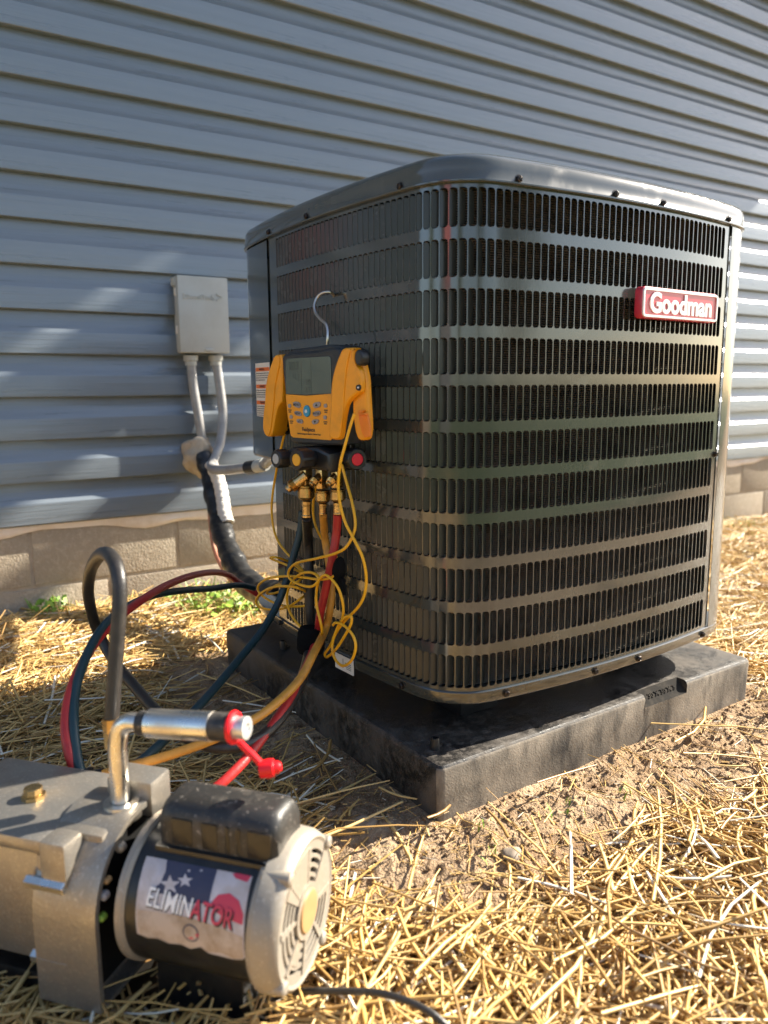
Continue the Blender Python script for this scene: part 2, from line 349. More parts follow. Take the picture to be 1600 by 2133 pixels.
c1 = [[0.1992, 1.43, 0.6124], [0.2024, 1.43, 0.5325], [0.2111, 1.425, 0.4486], [0.2188, 1.42, 0.3709], [0.2318, 1.44, 0.3261]]
c2 = [[0.2757, 1.43, 0.6136], [0.2821, 1.425, 0.5321], [0.2849, 1.415, 0.447], [0.2672, 1.395, 0.3701], [0.2313, 1.36, 0.3175], [0.1899, 1.28, 0.2987], [0.19, 1.18, 0.3017], [0.1938, 1.04, 0.3195]]
conduit(c1, 'left grey conduit running from the box down into the wall foam')
t_ = conduit(c2, 'right grey conduit curving from the box across toward the condenser')
c3 = [[0.1938, 1.04, 0.3195], [0.1995, 1.0, 0.3248], [0.1986, 0.95, 0.3349], [0.1798, 0.88, 0.3553]]
mb = MB(); tube(mb, c3[:2], .0175, 14, smooth=1); mb.build('coupling', 'plast', t_)
mb = MB(); tube(mb, [c3[1], c3[2]], .0165, 14, smooth=1, rf=lambda f: 1); mb.build('clamp_ring', 'box', t_)
mb = MB(); tube(mb, c3[2:] + [[0.1172, 0.72, 0.3808]], .0125, 12); mb.build('elbow', 'conduit', t_)
# foam around the wall penetration
mb = MB(); bm = bmesh.new(); bmesh.ops.create_icosphere(bm, subdivisions=4, radius=1); fc = Vector([0.2084, 1.43, 0.3238])
for v_ in bm.verts:
    c_ = v_.co.copy(); n_ = 1 + .20 * math.sin(c_.x * 3 + c_.z * 2.4) * math.cos(c_.y * 3 + c_.z * 3) + .05 * math.sin(c_.x * 13 + 1) * math.sin(c_.z * 12)
    v_.co = Vector((c_.x * .046 * n_, c_.y * .040 * n_, c_.z * .060 * n_)) + fc
mb.add([v_.co for v_ in bm.verts], [[v_.index for v_ in f.verts] for f in bm.faces]); bm.free()
tag(mb.build('foam_sealant', 'foam'), 'lumpy tan foam sealant where the pipes pass through the siding', 'foam sealant')
# refrigerant line set, tape wrapped
ls = thing('line_set', 'thick black taped line set sloping from wall to condenser', 'pipe', [0.2114, 1.4, 0.3157])
P = [[0.2118, 1.4, 0.3228], [0.2132, 1.36, 0.2765], [0.2026, 1.3, 0.2135], [0.1914, 1.24, 0.1534], [0.1733, 1.16, 0.1071], [0.1612, 1.08, 0.0703], [0.1489, 0.99, 0.0452], [0.1336, 0.88, 0.0428], [0.1236, 0.78, 0.0525], [0.1168, 0.7, 0.0715]]
rv = [.98, 1.05, .96, 1.04, 1.0, 1.1, 1.0, 1.13, 1.16, 1.05, .95]
mb = MB(); tube(mb, P, .0285, 18, smooth=14, rf=lambda f: (1 + .07 * math.sin(f * 37) + .05 * math.sin(f * 91 + 1)) * (.92 + .28 * f)); mb.build('taped_insulation', 'tape', ls)
P2 = [[0.2125, 1.34, 0.3061], [0.2163, 1.3, 0.2608], [0.2096, 1.26, 0.2175], [0.1984, 1.22, 0.1758], [0.1975, 1.2, 0.1517]]
mb = MB(); tube(mb, P2, .019, 14, smooth=12, rf=lambda f: 1 + .05 * math.sin(f * 60)); mb.build('white_sleeve', 'sleeve', ls)
P3 = [[0.1949, 1.4, 0.3096], [0.2008, 1.37, 0.3045], [0.205, 1.35, 0.2779], [0.1942, 1.32, 0.205], [0.1799, 1.28, 0.1421], [0.1711, 1.24, 0.0805], [0.1674, 1.18, 0.0374], [0.1637, 1.12, 0.0164], [0.1593, 1.06, 0.0048]]
tag(tube(MB(), P3, .0068, 10).build('control_tube', 'copper'), 'thin faded red tube running beside the taped line set', 'tube')

# ------------------------------------------------------------------ equipment pad
pad = thing('equipment_pad', 'square black plastic equipment pad under the condenser, dusty with straw mould marks', 'pad', (.381, .381, -.08))
PS, PH = .762, .0775
def pad_path():
    r = .012; out = []
    notch = [(.444, 0), (.4445, 1), (.5595, 1), (.560, 0)]
    def side(n_): return list(np.linspace(r, PS - r, n_))
    xs = sorted(set(side(26) + [q_[0] for q_ in notch]))
    for x in xs: out.append(((x, 0.), (0, -1), 1 if .4443 < x < .5597 else 0))
    for k in range(1, 5): t_ = math.radians(-90 + 90 * k / 5); out.append(((PS - r + r * math.cos(t_), r + r * math.sin(t_)), (math.cos(t_), math.sin(t_)), 0))
    for y in side(16): out.append(((PS, y), (1, 0), 0))
    for k in range(1, 5): t_ = math.radians(90 * k / 5); out.append(((PS - r + r * math.cos(t_), PS - r + r * math.sin(t_)), (math.cos(t_), math.sin(t_)), 0))
    for x in reversed(side(16)): out.append(((x, PS), (0, 1), 0))
    for k in range(1, 5): t_ = math.radians(90 + 90 * k / 5); out.append(((r + r * math.cos(t_), PS - r + r * math.sin(t_)), (math.cos(t_), math.sin(t_)), 0))
    for y in reversed(side(26)): out.append(((0, y), (-1, 0), 0))
    for k in range(1, 5): t_ = math.radians(180 + 90 * k / 5); out.append(((r + r * math.cos(t_), r + r * math.sin(t_)), (math.cos(t_), math.sin(t_)), 0))
    return out
pp = pad_path(); mb = MB(); rings = []
for d, z in ((.003, -PH - .03), (.0015, -.045), (0, -.008), (.0015, -.004), (.0045, -.0008), (.009, 0)):
    row = []
    for (x, y), n_, nt_ in pp:
        dd, zz = d, z
        if nt_:
            dd, zz = {(0, -.008): (.0, -.022), (.0015, -.004): (.006, -.0165), (.0045, -.0008): (.012, -.010), (.009, 0): (.022, 0.)}.get((d, z), (d, z))
        row.append((x - n_[0] * dd, y - n_[1] * dd, zz))
    rings.append(row)
mb.grid(rings, close_u=True); mb.add(rings[-1], [tuple(range(len(rings[-1])))]); slab_o = mb.build('slab', 'pad', pad, 0, 30); slab_o.data.materials.append(MT['pad_side_sunlit']); slab_o.data.materials.append(MT['pad_notch'])
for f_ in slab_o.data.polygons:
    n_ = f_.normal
    if abs(n_.z) < .5 and n_.y < -.3 and f_.center.y < .02 or (n_.x > .5): f_.material_index = 1  # sunward front and right faces get the lighter tone, shaded left stays dark
    if .4443 < f_.center.x < .5597 and f_.center.y < .03 and f_.center.z > -.03: f_.material_index = 2
mb = MB(); nv = Vector((0, -.0223, .022)).normalized(); up_ = Vector((0, .022, .022)).normalized(); c0 = Vector((.502, .0112, -.0108))
text_mesh(mb, '30 X 30 X 3', .0120, lambda x, y, z: Vector((c0.x + x, c0.y, c0.z)) + Vector((0, .707, .707)) * y + Vector((0, -.707, .707)) * (z + .0006), .0010, .0002, sx=1.25); mb.build('moulded_lettering', 'pad_notch', pad)
for (x, y) in [[0.0312, 0.0503], [0.0468, 0.5698]]:
    mb = MB(); lathe(mb, [(0, .0075), (.016, .0066), (.0175, .0062), (.0175, .0042), (.010, .004)], axis_map((x, y, 0), (0, 0, 1)), 16, (False, True)); mb.build('anchor_peg', 'plast', pad)
    mb = MB(); lathe(mb, [(0, .011), (.003, .011), (.003, .0075)], axis_map((x + .009, y + .012, 0), (0, 0, 1)), 18); mb.build('anchor_ring', 'pad', pad)

# ------------------------------------------------------------------ condenser
UX0, UX1, UY0, UY1 = .0154, .7491, .0021, .7357
FR, CR_, FL = 1.9105, .08995, .54384            # gently bowed faces, tight rounded corners
CL = CR_ * (math.pi / 4 - FL / (2 * FR)); PER = 4 * (2 * CL + FL)
_S = np.linspace(-PER / 2, PER / 2, 6001); _d = _S[1] - _S[0]; _q4 = 2 * CL + FL; _sp = np.abs((_S + _d / 2 + _q4 / 2) % _q4 - _q4 / 2)
_sg = lambda x: 1 / (1 + np.exp(-np.clip(x / .004, -50, 50))); _w = 1 - _sg(_sp - CL)
_K = _w / CR_ + (1 - _w) / FR;  _i = 3000
_T = np.zeros_like(_S); _T[_i:] = -math.pi / 4 + np.concatenate([[0], np.cumsum(_K[_i:-1])]) * _d; _T[:_i + 1] = -math.pi / 4 - np.concatenate([np.cumsum(_K[:_i][::-1])[::-1], [0]]) * _d
_tm = (_T[1:] + _T[:-1]) / 2; _X = np.zeros_like(_S); _Y = np.zeros_like(_S)
_X[_i + 1:] = np.cumsum(np.cos(_tm[_i:])) * _d; _Y[_i + 1:] = np.cumsum(np.sin(_tm[_i:])) * _d; _X[:_i] = -np.cumsum(np.cos(_tm[:_i][::-1]))[::-1] * _d; _Y[:_i] = -np.cumsum(np.sin(_tm[:_i][::-1]))[::-1] * _d
_X += .0604; _Y += .0471
_e = (_X[-1] - _X[0], _Y[-1] - _Y[0]); _f = np.clip((np.abs(_S) - .9) / (PER / 2 - .9), 0, 1) * np.sign(_S) * .5; _X -= _f * _e[0]; _Y -= _f * _e[1]
def up(s, d=0.):
    """point and outward normal of the casing footprint; s=0 at the middle of the near corner, growing along the right-hand face"""
    s = (s + PER / 2) % PER - PER / 2; t_ = float(np.interp(s, _S, _T)); n_ = (math.sin(t_), -math.cos(t_))
    return (float(np.interp(s, _S, _X)) + n_[0] * d, float(np.interp(s, _S, _Y)) + n_[1] * d), n_
def U3(s, z, d=0.):
    p_, n_ = up(s, d); return (p_[0], p_[1], z)
unit = thing('air_conditioner', 'large dark grey outdoor condenser with louvred sides and a red brand badge', 'air conditioner', (.382, .369, 0))
SL0, SR1, SP0, SP1 = -.4572, .5668, -.4925, .5835
NC, NR = 80, 11; CP = (SR1 - SL0) / NC; ZT0, RP, SH = .7796, .06424, .0497; PZ0, PZ1 = .0815, .789
mb = MB(); bladepos = []; _vid = {}
def PV(s_, z, d=0.):
    k_ = (round(s_ * 1e5), round(z * 1e5), round(d * 1e5))
    if k_ not in _vid: _vid[k_] = len(mb.v); mb.v.append(U3(s_, z, d))
    return _vid[k_]
def PF(*pts): mb.f.append(tuple(PV(*p_) for p_ in pts))
zmid = [ZT0 + .0045] + [ZT0 - RP * k - SH - (RP - SH) / 2 for k in range(NR - 1)] + [ZT0 - RP * (NR - 1) - SH - .004]
cols = [SL0 + j * CP for j in range(NC + 1)]
def cell_xs(j):
    s0, s1 = cols[j], cols[j + 1]; sl, sr = s0 + .0008, s1 - .0007; return s0, s1, sl, sr
R_ = .0046; T_ = .0024
for z_edge, z_mid in ((PZ1, zmid[0]), (PZ0, zmid[-1])):
    for j in range(NC):
        s0, s1, sl, sr = cell_xs(j); xs_ = [s0, sl + T_, sr - R_, s1]
        for a_, b in zip(xs_[:-1], xs_[1:]): PF((a_, z_mid), (b, z_mid), (b, z_edge), (a_, z_edge))
for a_, b in ((SP0, SL0), (SR1, SP1)):
    for z0, z1 in zip([PZ1] + zmid, zmid + [PZ0]): PF((a_, z1), (b, z1), (b, z0), (a_, z0))
for k in range(NR):
    z1, z0 = zmid[k], zmid[k + 1]; ht = ZT0 - RP * k; hb = ht - SH
    for j in range(NC):
        s0, s1, sl, sr = cell_xs(j)
        br = [(sr - R_ + R_ * math.sin(t_), hb + R_ - R_ * math.cos(t_)) for t_ in np.radians((0, 30, 60, 90))]
        tr = [(sr - R_ + R_ * math.cos(t_), ht - R_ + R_ * math.sin(t_)) for t_ in np.radians((0, 30, 60, 90))]
        H = [(sl, hb + .004), (sl + .0007, hb + .0014), (sl + T_, hb)] + br + tr + [(sl + T_, ht), (sl + .0007, ht - .0014), (sl, ht - .004)]
        def fan(hp, c_, b0, b1):     # corner patch between hole points hp, border points b0, b1 and corner c_
            PF(hp[0], hp[1], c_, b0)
            for a_, b in zip(hp[1:-2], hp[2:-1]): PF(a_, b, c_)
            PF(hp[-2], hp[-1], b1, c_)
        fan([H[0], H[1], H[2]], (s0, z0), (s0, z0), (sl + T_, z0)) if 0 else (PF(H[0], H[1], (s0, z0)), PF(H[1], H[2], (sl + T_, z0), (s0, z0)))
        PF(H[2], H[3], (sr - R_, z0), (sl + T_, z0))
        PF(H[3], H[4], (s1, z0), (sr - R_, z0)); PF(H[4], H[5], (s1, z0)); PF(H[5], H[6], (s1, z0))
        PF(H[6], H[7], (s1, z1), (s1, z0))
        PF(H[7], H[8], (s1, z1)); PF(H[8], H[9], (s1, z1)); PF(H[9], H[10], (sr - R_, z1), (s1, z1))
        PF(H[10], H[11], (sl + T_, z1), (sr - R_, z1)); PF(H[11], H[12], (s0, z1), (sl + T_, z1)); PF(H[12], H[13], (s0, z1)); PF(H[13], H[0], (s0, z0), (s0, z1))
        for i in range(14): a_, b = H[i], H[(i + 1) % 14]; PF(a_, b, (*b, -.0014), (*a_, -.0014))
        bladepos.append((k, j, sl, hb))
pan_me = mb.mesh('louvred_panel', 0, 40); link('louvred_panel', pan_me, 'paint', unit)
# blades: hinged at the left edge of each slot and swung inward
def blade_local():
    w_ = .0113; pts = []
    for f in (0, .2, .45, .75, 1.): an = math.radians(46 - 3.5 * f); pts.append((w_ * f * math.cos(an), w_ * f * math.sin(an), f))
    rows = []
    for a_, dep, f in pts:
        e_ = .0015 + .0045 * max(0, f - .55) / .45 if f > .55 else .0015
        rows.append([(a_, dep, e_ - (.001 if f == 0 else 0)), (a_, dep, SH * .33), (a_, dep, SH * .66), (a_, dep, SH - e_)])
    return rows
rows = blade_local(); bmb = MB(); bmb.grid(rows); bme = bmb.mesh('louvre_blade'); bme.materials.append(MT['blade'])
rest = MB()
cen = 0.09 / 1
for k, j, sl, hb in bladepos:
    p_, n_ = up(sl, -.0008); ang = math.atan2(n_[1], n_[0]) + math.pi / 2   # tangent direction of growing s
    M_ = Matrix.Translation((p_[0], p_[1], hb)) @ Matrix.Rotation(ang, 4, 'Z')
    if 26 <= j < 53: link('louvre_blade', bme, None, unit, M_)
    else: rest.add([M_ @ Vector(v_) for r_ in rows for v_ in r_], [(i * 4 + c_, i * 4 + c_ + 1, i * 4 + c_ + 5, i * 4 + c_ + 4) for i in range(4) for c_ in range(3)])
o = rest.build('louvre_blades_far', 'blade', unit); o['kind'] = 'stuff'
# coil: stacked horizontal fins behind the louvres
mb = MB(); sl_ = np.linspace(SP0 - .03, SP1 + .03, 70)
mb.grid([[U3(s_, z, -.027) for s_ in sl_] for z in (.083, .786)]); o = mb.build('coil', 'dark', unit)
mb = MB(); nz = 212
for i in range(nz):
    z = .0835 + (.785 - .0835) * i / nz; mb.grid([[U3(s_, z, -.0262) for s_ in sl_], [U3(s_, z + .0004, -.0215) for s_ in sl_], [U3(s_, z + .0012, -.0215) for s_ in sl_], [U3(s_, z + .0022, -.0262) for s_ in sl_]])
o = mb.build('coil_fins', 'coil', unit, 0, 20); o['kind'] = 'stuff'
# base pan
def loop(prof, mb, step=.02, a0=0., a1=None):
    n_ = int((PER if a1 is None else a1 - a0) / step); S_ = [a0 + (PER if a1 is None else a1 - a0) * i / n_ for i in range(n_ + (0 if a1 is None else 1))]
    mb.grid([[U3(s_, z, d) for s_ in S_] for d, z in prof], close_u=a1 is None); return S_
mb = MB(); S_ = loop([(-.03, .0635), (-.004, .063), (.0015, .0638), (.003, .066), (.0032, .0805), (.0022, .0818), (-.004, .082), (-.03, .082)], mb)
mb.add([U3(s_, .082, -.03) for s_ in S_], [tuple(range(len(S_)))]); mb.add([U3(s_, .0635, -.03) for s_ in S_], [tuple(range(len(S_)))]); mb.build('base_pan', 'paint', unit, 1e-5)
for x, y in ((.17, .15), (.60, .15), (.17, .59), (.60, .59)):
    mb = MB(); rbox(mb, (x - .04, y - .04, 0), (x + .04, y + .04, .0637), .006); mb.build('foot', 'plast', unit)
# corner post + rear panels
mb = MB(); loop([(-.002, PZ0), (.0030, PZ0), (.0030, PZ1), (-.002, PZ1)], mb, .01, SP1 + .0012, SP1 + .11); mb.build('corner_post', 'paint', unit, 1e-5)
mb = MB(); loop([(0, PZ0), (0, PZ1)], mb, .015, SP1 + .11, PER + SP0 - .62); loop([(0, .39), (0, PZ1)], mb, .015, PER + SP0 - .62, PER + SP0 - .295); mb.build('rear_panel', 'paint', unit)
mb = MB(); loop([(-.018, .384), (.0005, .387), (.0025, .391), (.0025, .783), (-.004, .786)], mb, .008, PER + SP0 - .30, PER + SP0 - .002); mb.build('access_panel', 'paint', unit, 0, 25)
mb = MB(); mb.add([U3(SP0, PZ0), U3(SP0, .40), (.30, .52, .40), (.30, .52, PZ0), (.30, .74, .40), (.30, .74, PZ0)], [(0, 1, 2, 3), (3, 2, 4, 5)]); mb.build('valve_recess', 'paint', unit)
# top cap
mb = MB(); S_ = loop([(.001, .7855), (.0062, .7852), (.0075, .786), (.0075, .788), (.0056, .7895), (.0050, .803), (.0036, .812), (-.0004, .8185), (-.010, .8235), (-.03, .829), (-.07, .832), (-.085, .8322)], mb, .0125)
top_r = [U3(s_, .8322, -.085) for s_ in S_]; cx, cy = .382, .369; inner = [(cx + .215 * math.cos(math.atan2(y - cy, x - cx)), cy + .215 * math.sin(math.atan2(y - cy, x - cx)), .8322) for x, y, z in top_r]
inner2 = [(x, y, .818) for x, y, z in inner]; mb.grid([top_r, inner, inner2], close_u=True); mb.build('top_cap', 'cap', unit, 1e-5, 50)
mb = MB()
for k in range(1, 16): tube(mb, [(cx + .0144 * k * math.cos(t_), cy + .0144 * k * math.sin(t_), .834) for t_ in np.linspace(0, 2 * math.pi, 40)], .0018, 5, False, 0)
for k in range(8): t_ = k * math.pi / 8; tube(mb, [(cx - .225 * math.cos(t_), cy - .225 * math.sin(t_), .8345), (cx + .225 * math.cos(t_), cy + .225 * math.sin(t_), .8345)], .0024, 5, False, 0)
mb.build('fan_guard', 'plast', unit)
mb = MB(); mb.add([(cx + .25 * math.cos(t_), cy + .25 * math.sin(t_), .775) for t_ in np.linspace(0, 2 * math.pi, 24, endpoint=False)], [tuple(range(24))]); mb.build('fan_shroud', 'dark', unit)
# screws
sm = MB(); lathe(sm, [(0, .0062), (.0008, .0062), (.0009, .0050)], lambda a_, x, y: (x, -a_, y), 14); rws = [[(.0046 * math.cos(math.pi / 3 * k), -a_, .0046 * math.sin(math.pi / 3 * k)) for k in range(6)] for a_ in (.0008, .0042)]
rws.append([(.0036 * math.cos(math.pi / 3 * k), -.0050, .0036 * math.sin(math.pi / 3 * k)) for k in range(6)]); rws.append([(.0028 * math.cos(math.pi / 3 * k), -.0040, .0028 * math.sin(math.pi / 3 * k)) for k in range(6)])
sm.grid(rws, close_u=True); sm.add(rws[-1], [tuple(range(6))]); rbox(sm, (-.0034, -.0053, -.0006), (.0034, -.0042, .0006), 0); sme = sm.mesh('screw'); sme.materials.append(MT['screw'])
for s_, z, d in [(.087, .7925, .0048), (.263, .7925, .0048), (.3705, .7925, .0048), (.5615, .792, .0048), (-.0845, .7915, .0048), (-.323, .7925, .0048), (-.473, .7925, .0048),
                 (.0835, .0728, .003), (.261, .0728, .003), (.366, .0725, .003), (.563, .0725, .003), (-.088, .0728, .003), (-.4795, .0735, .003), (.5755, .3995, .0004)]:
    p_, n_ = up(s_, d); M_ = Matrix.Translation((p_[0], p_[1], z)) @ Matrix.Rotation(math.atan2(n_[1], n_[0]) + math.pi / 2, 4, 'Z') @ Matrix.Rotation(random.uniform(0, 3), 4, 'Y'); link('screw', sme, None, unit, M_)
# brand badge
bp, bn = up(.4152, .004); bt = (-bn[1], bn[0])
BM = lambda x, y, o: (bp[0] + bt[0] * (x - .4152) + bn[0] * o, bp[1] + bt[1] * (x - .4152) + bn[1] * o, y)
bx0, bx1, bz0, bz1 = .3130, .5175, .6205, .6668; bd = mb = MB()
slab(mb, rrect(bx0, bz0, bx1, bz1, .008), 0, .0125, BM, .0012); badge = mb.build('badge', 'red', unit)
mb = MB(); o_ = rrect(bx0 + .0016, bz0 + .0016, bx1 - .0016, bz1 - .0016, .0066); i_ = inset(o_, .0036)
mb.grid([[BM(x, y, .0118) for x, y in o_], [BM(x, y, .0146) for x, y in inset(o_, .0005)], [BM(x, y, .0146) for x, y in i_], [BM(x, y, .0124) for x, y in i_]], close_u=True); mb.build('badge_border', 'white', badge)
mb = MB(); text_mesh(mb, 'Goodman', .0415, lambda x, y, o: BM((bx0 + bx1) / 2 + x, (bz0 + bz1) / 2 - .001 + y, .0124 + o), .0020, .0013, sx=1.0); mb.build('badge_lettering', 'white', badge)
# warning label on the access panel, orange headers
ly0, ly1, lz0, lz1 = .497, .578, .4665, .5675     # distance left of the corner along the casing
def lab_s(a_, z, o): return U3(-a_, z, .0028 + o)
def lrect(mb, a0, a1, z0, z1, o, n_=10):
    mb.grid([[lab_s(a_, z, o) for a_ in np.linspace(a1, a0, n_)] for z in (z0, z1)])
mb = MB(); lrect(mb, ly0, ly1, lz0, lz1, .0003); lab = mb.build('warning_label', 'label', unit)
mb = MB()
for z in (.5555, .5235, .4930): lrect(mb, ly0 + .001, ly1 - .002, z - .0035, z + .0035, .0006)
mb.build('orange_header', 'orange', lab)
mb = MB()
for z in (.5555, .5235, .4930): text_mesh(mb, 'WARNING', .0062, lambda x, y, o: lab_s(.540 - x, z + y, .0009), 0, .0001)
mb.build('header_lettering', 'ink', lab)
mb = MB(); zz = .5482
for z0, n_ in ((.5482, 4), (.5162, 4), (.4857, 5)):
    for i in range(n_):
        a_ = ly1 - .003; z = z0 - i * .0042
        while a_ > ly0 + (.004 if i < n_ - 1 else .030):
            wd = random.uniform(.0025, .008); lrect(mb, max(ly0 + .003, a_ - wd), a_, z - .0009, z + .0009, .0007, 2); a_ -= wd + .0012
mb.build('small_print', 'inkg', lab)
# white paper tag by the lower edge
mb = MB(); tm = lambda y, z, o: U3(-y, z, .0045 + o)
slab(mb, [(y, z) for y, z in rrect(.207, .0525, .262, .0790, .002)], 0, .0006, tm); tg = mb.build('paper_tag', 'white', unit)
mb = MB()
for i in range(4): rbox(mb, (.214, .059 + i * .003, .0007), (.228 + .004 * (i % 2), .0598 + i * .003, .0009), 0, tm)
rbox(mb, (.237, .058, .0007), (.238, .074, .0009), 0, tm); mb.build('tag_print', 'ink', tg)

# ------------------------------------------------------------------ digital manifold gauge hanging on the louvres
GB = math.radians(15); GE = Vector((math.sin(GB), -math.cos(GB), 0)); GN = Vector((-math.cos(GB), -math.sin(GB), 0)); GO = Vector([-0.043, 0.1771, 0.5]); GZ = Vector((0, 0, 1))
GM = lambda a_, b, o=0.: GO + GE * a_ + GZ * b + GN * o
gauge = thing('manifold_gauge', 'yellow and black digital manifold gauge with grey screen hanging by a hook on the louvres', 'gauge', GM(-.05, -.1))
body = [[-0.1248, 0.0628], [-0.1212, 0.0706], [-0.1092, 0.073], [-0.0671, 0.073], [-0.0172, 0.0774], [-0.0056, 0.0776], [0.0019, 0.0727], [0.0036, 0.0257], [0.0046, -0.0598], [-0.0111, -0.0632], [-0.1017, -0.0643], [-0.1103, -0.0595], [-0.1151, -0.0171]]
mb = MB(); slab(mb, chaikin(body, 1), -.045, 0, GM, .004); mb.build('rubber_boot', 'boot', gauge)
mb = MB(); slab(mb, chaikin([[-0.1182, 0.0715], [-0.1093, 0.0776], [-0.0796, 0.0801], [-0.059, 0.0807], [-0.029, 0.083], [-0.0077, 0.0815], [0.0017, 0.075], [0.0015, 0.0629], [-0.1164, 0.0613]], 2), -.05, -.006, GM, .004); mb.build('boot_top', 'boot', gauge)
disp = [[-0.114, 0.061], [-0.1095, 0.0645], [-0.0214, 0.0654], [-0.0176, 0.0626], [-0.0169, 0.0128], [-0.0693, 0.0107], [-0.1149, 0.0121]]
mb = MB(); slab(mb, disp, -.004, .0012, GM, .0003); dis = mb.build('display_screen', 'lcd', gauge)
mb = MB()
for a0, b0, a1, b1 in ((-.080, .058, -.0796, .012), (-.059, .060, -.0586, .012), (-.098, .045, -.030, .0446), (-.086, .031, -.049, .0306), (-.080, .021, -.049, .0206)): rbox(mb, (a0, b1, .0012), (a1, b0, .0014), 0, GM)
text_mesh(mb, '203', .017, lambda x, y, o: GM(-.096 + x, .053 + y, .0014), 0, .0, sx=.9); text_mesh(mb, '11.1', .012, lambda x, y, o: GM(-.092 + x, .037 + y, .0014), 0, .0, sx=.8); text_mesh(mb, '10', .012, lambda x, y, o: GM(-.066 + x, .029 + y, .0014), 0); text_mesh(mb, '17', .012, lambda x, y, o: GM(-.066 + x, .017 + y, .0014), 0)
mb.build('display_segments', 'lcdseg', dis)
face = [[-0.1155, 0.0114], [-0.0693, 0.0093], [-0.0169, 0.0121], [-0.0176, -0.0523], [-0.0207, -0.0552], [-0.1013, -0.054], [-0.1066, -0.0513], [-0.1129, -0.017]]
mb = MB(); slab(mb, face, -.004, .0016, GM, .0005); fp = mb.build('yellow_faceplate', 'yel', gauge)
def button(poly, m_, txt=None, sz=.006, h=.0022):
    mb = MB(); slab(mb, chaikin(poly, 1), .0010, .0016 + h, GM, .0008); b_ = mb.build('button', m_, fp)
    cx_ = sum(p_[0] for p_ in poly) / len(poly); cy_ = sum(p_[1] for p_ in poly) / len(poly)
    if txt:
        mb = MB(); text_mesh(mb, txt, sz, lambda x, y, o: GM(cx_ + x, cy_ + y, .0018 + h), 0, .00012); mb.build('button_lettering', 'ink', b_)
    return b_
def tri(poly, up1):
    cx_ = sum(p_[0] for p_ in poly) / len(poly); cy_ = sum(p_[1] for p_ in poly) / len(poly); s_ = 1 if up1 else -1
    mb = MB(); mb.add([GM(cx_ - .0030, cy_ - .0018 * s_, .0040), GM(cx_ + .0030, cy_ - .0018 * s_, .0040), GM(cx_, cy_ + .0024 * s_, .0040)], [(0, 1, 2)]); return mb
button([[-0.0978, 0.0008], [-0.082, -0.0007], [-0.0812, -0.0099], [-0.0966, -0.0073]], 'btn', 'MENU', .0052)
button([[-0.096, -0.0133], [-0.0809, -0.0147], [-0.08, -0.0217], [-0.0938, -0.0203]], 'btn', 'VIEW', .0052)
button([[-0.0916, -0.0257], [-0.0782, -0.0259], [-0.0765, -0.0329], [-0.0895, -0.0316]], 'btn', '\u03bcG', .0052)
bu = [[-0.0548, -0.0011], [-0.038, 0.0008], [-0.039, -0.0072], [-0.0535, -0.0095]]; b_ = button(bu, 'btn'); tri(bu, True).build('up_arrow', 'ink', b_)
button([[-0.0549, -0.0143], [-0.0399, -0.0122], [-0.0394, -0.0193], [-0.0539, -0.0217]], 'btn', 'ENTER', .0048)
bu = [[-0.0579, -0.026], [-0.0418, -0.0252], [-0.045, -0.0316], [-0.0561, -0.0335]]; b_ = button(bu, 'btn'); tri(bu, False).build('down_arrow', 'ink', b_)
bc = [[-0.068, -0.0136], [-0.075, -0.0137], [-0.0677, -0.0049]]
ra, rb = abs(bc[1][0] - bc[0][0]), abs(bc[2][1] - bc[0][1])
mb = MB(); slab(mb, [(bc[0][0] + ra * math.cos(t_), bc[0][1] + rb * math.sin(t_)) for t_ in np.linspace(0, 2 * math.pi, 24, endpoint=False)], .001, .0045, GM, .0012); b_ = mb.build('backlight_button', 'blue', fp)
mb = MB()
for k in range(4): t_ = k * math.pi / 4; rbox(mb, (-.0028, -.0005, 0), (.0028, .0005, .0003), 0, lambda x, y, o: GM(bc[0][0] + x * math.cos(t_) - y * math.sin(t_), bc[0][1] + x * math.sin(t_) + y * math.cos(t_), .0045 + o))
mb.build('sun_symbol', 'white', b_)
for c_ in [[-0.1065, -0.0062], [-0.0288, -0.0053], [-0.1036, -0.0229], [-0.0302, -0.0223]]:
    mb = MB(); slab(mb, [(c_[0] + .0035 * math.cos(t_), c_[1] + .0031 * math.sin(t_)) for t_ in np.linspace(0, 2 * math.pi, 14, endpoint=False)], .001, .003, GM, .0006); mb.build('round_button', 'btn', fp)
    mb = MB()
    for i in range(2): rbox(mb, (c_[0] - .0038 + .001 * i, c_[1] - .0072 - .0028 * i, .0016), (c_[0] + .0038 - .001 * i, c_[1] - .0056 - .0028 * i, .0019), 0, GM)
    mb.build('button_caption', 'ink', fp)
tc_ = [[-0.0666, -0.0412], [-0.0656, -0.0477]]
mb = MB(); text_mesh(mb, 'Fieldpiece', .0085, lambda x, y, o: GM(tc_[0][0] + x, tc_[0][1] + y, .0019), 0, .00022, sx=.82)
text_mesh(mb, 'SMAN4 Refrigerant Manifold + Micron Gauge', .0034, lambda x, y, o: GM(tc_[1][0] + x, tc_[1][1] + y, .0019), 0, .0001, sx=.80); mb.build('brand_lettering', 'ink', fp)
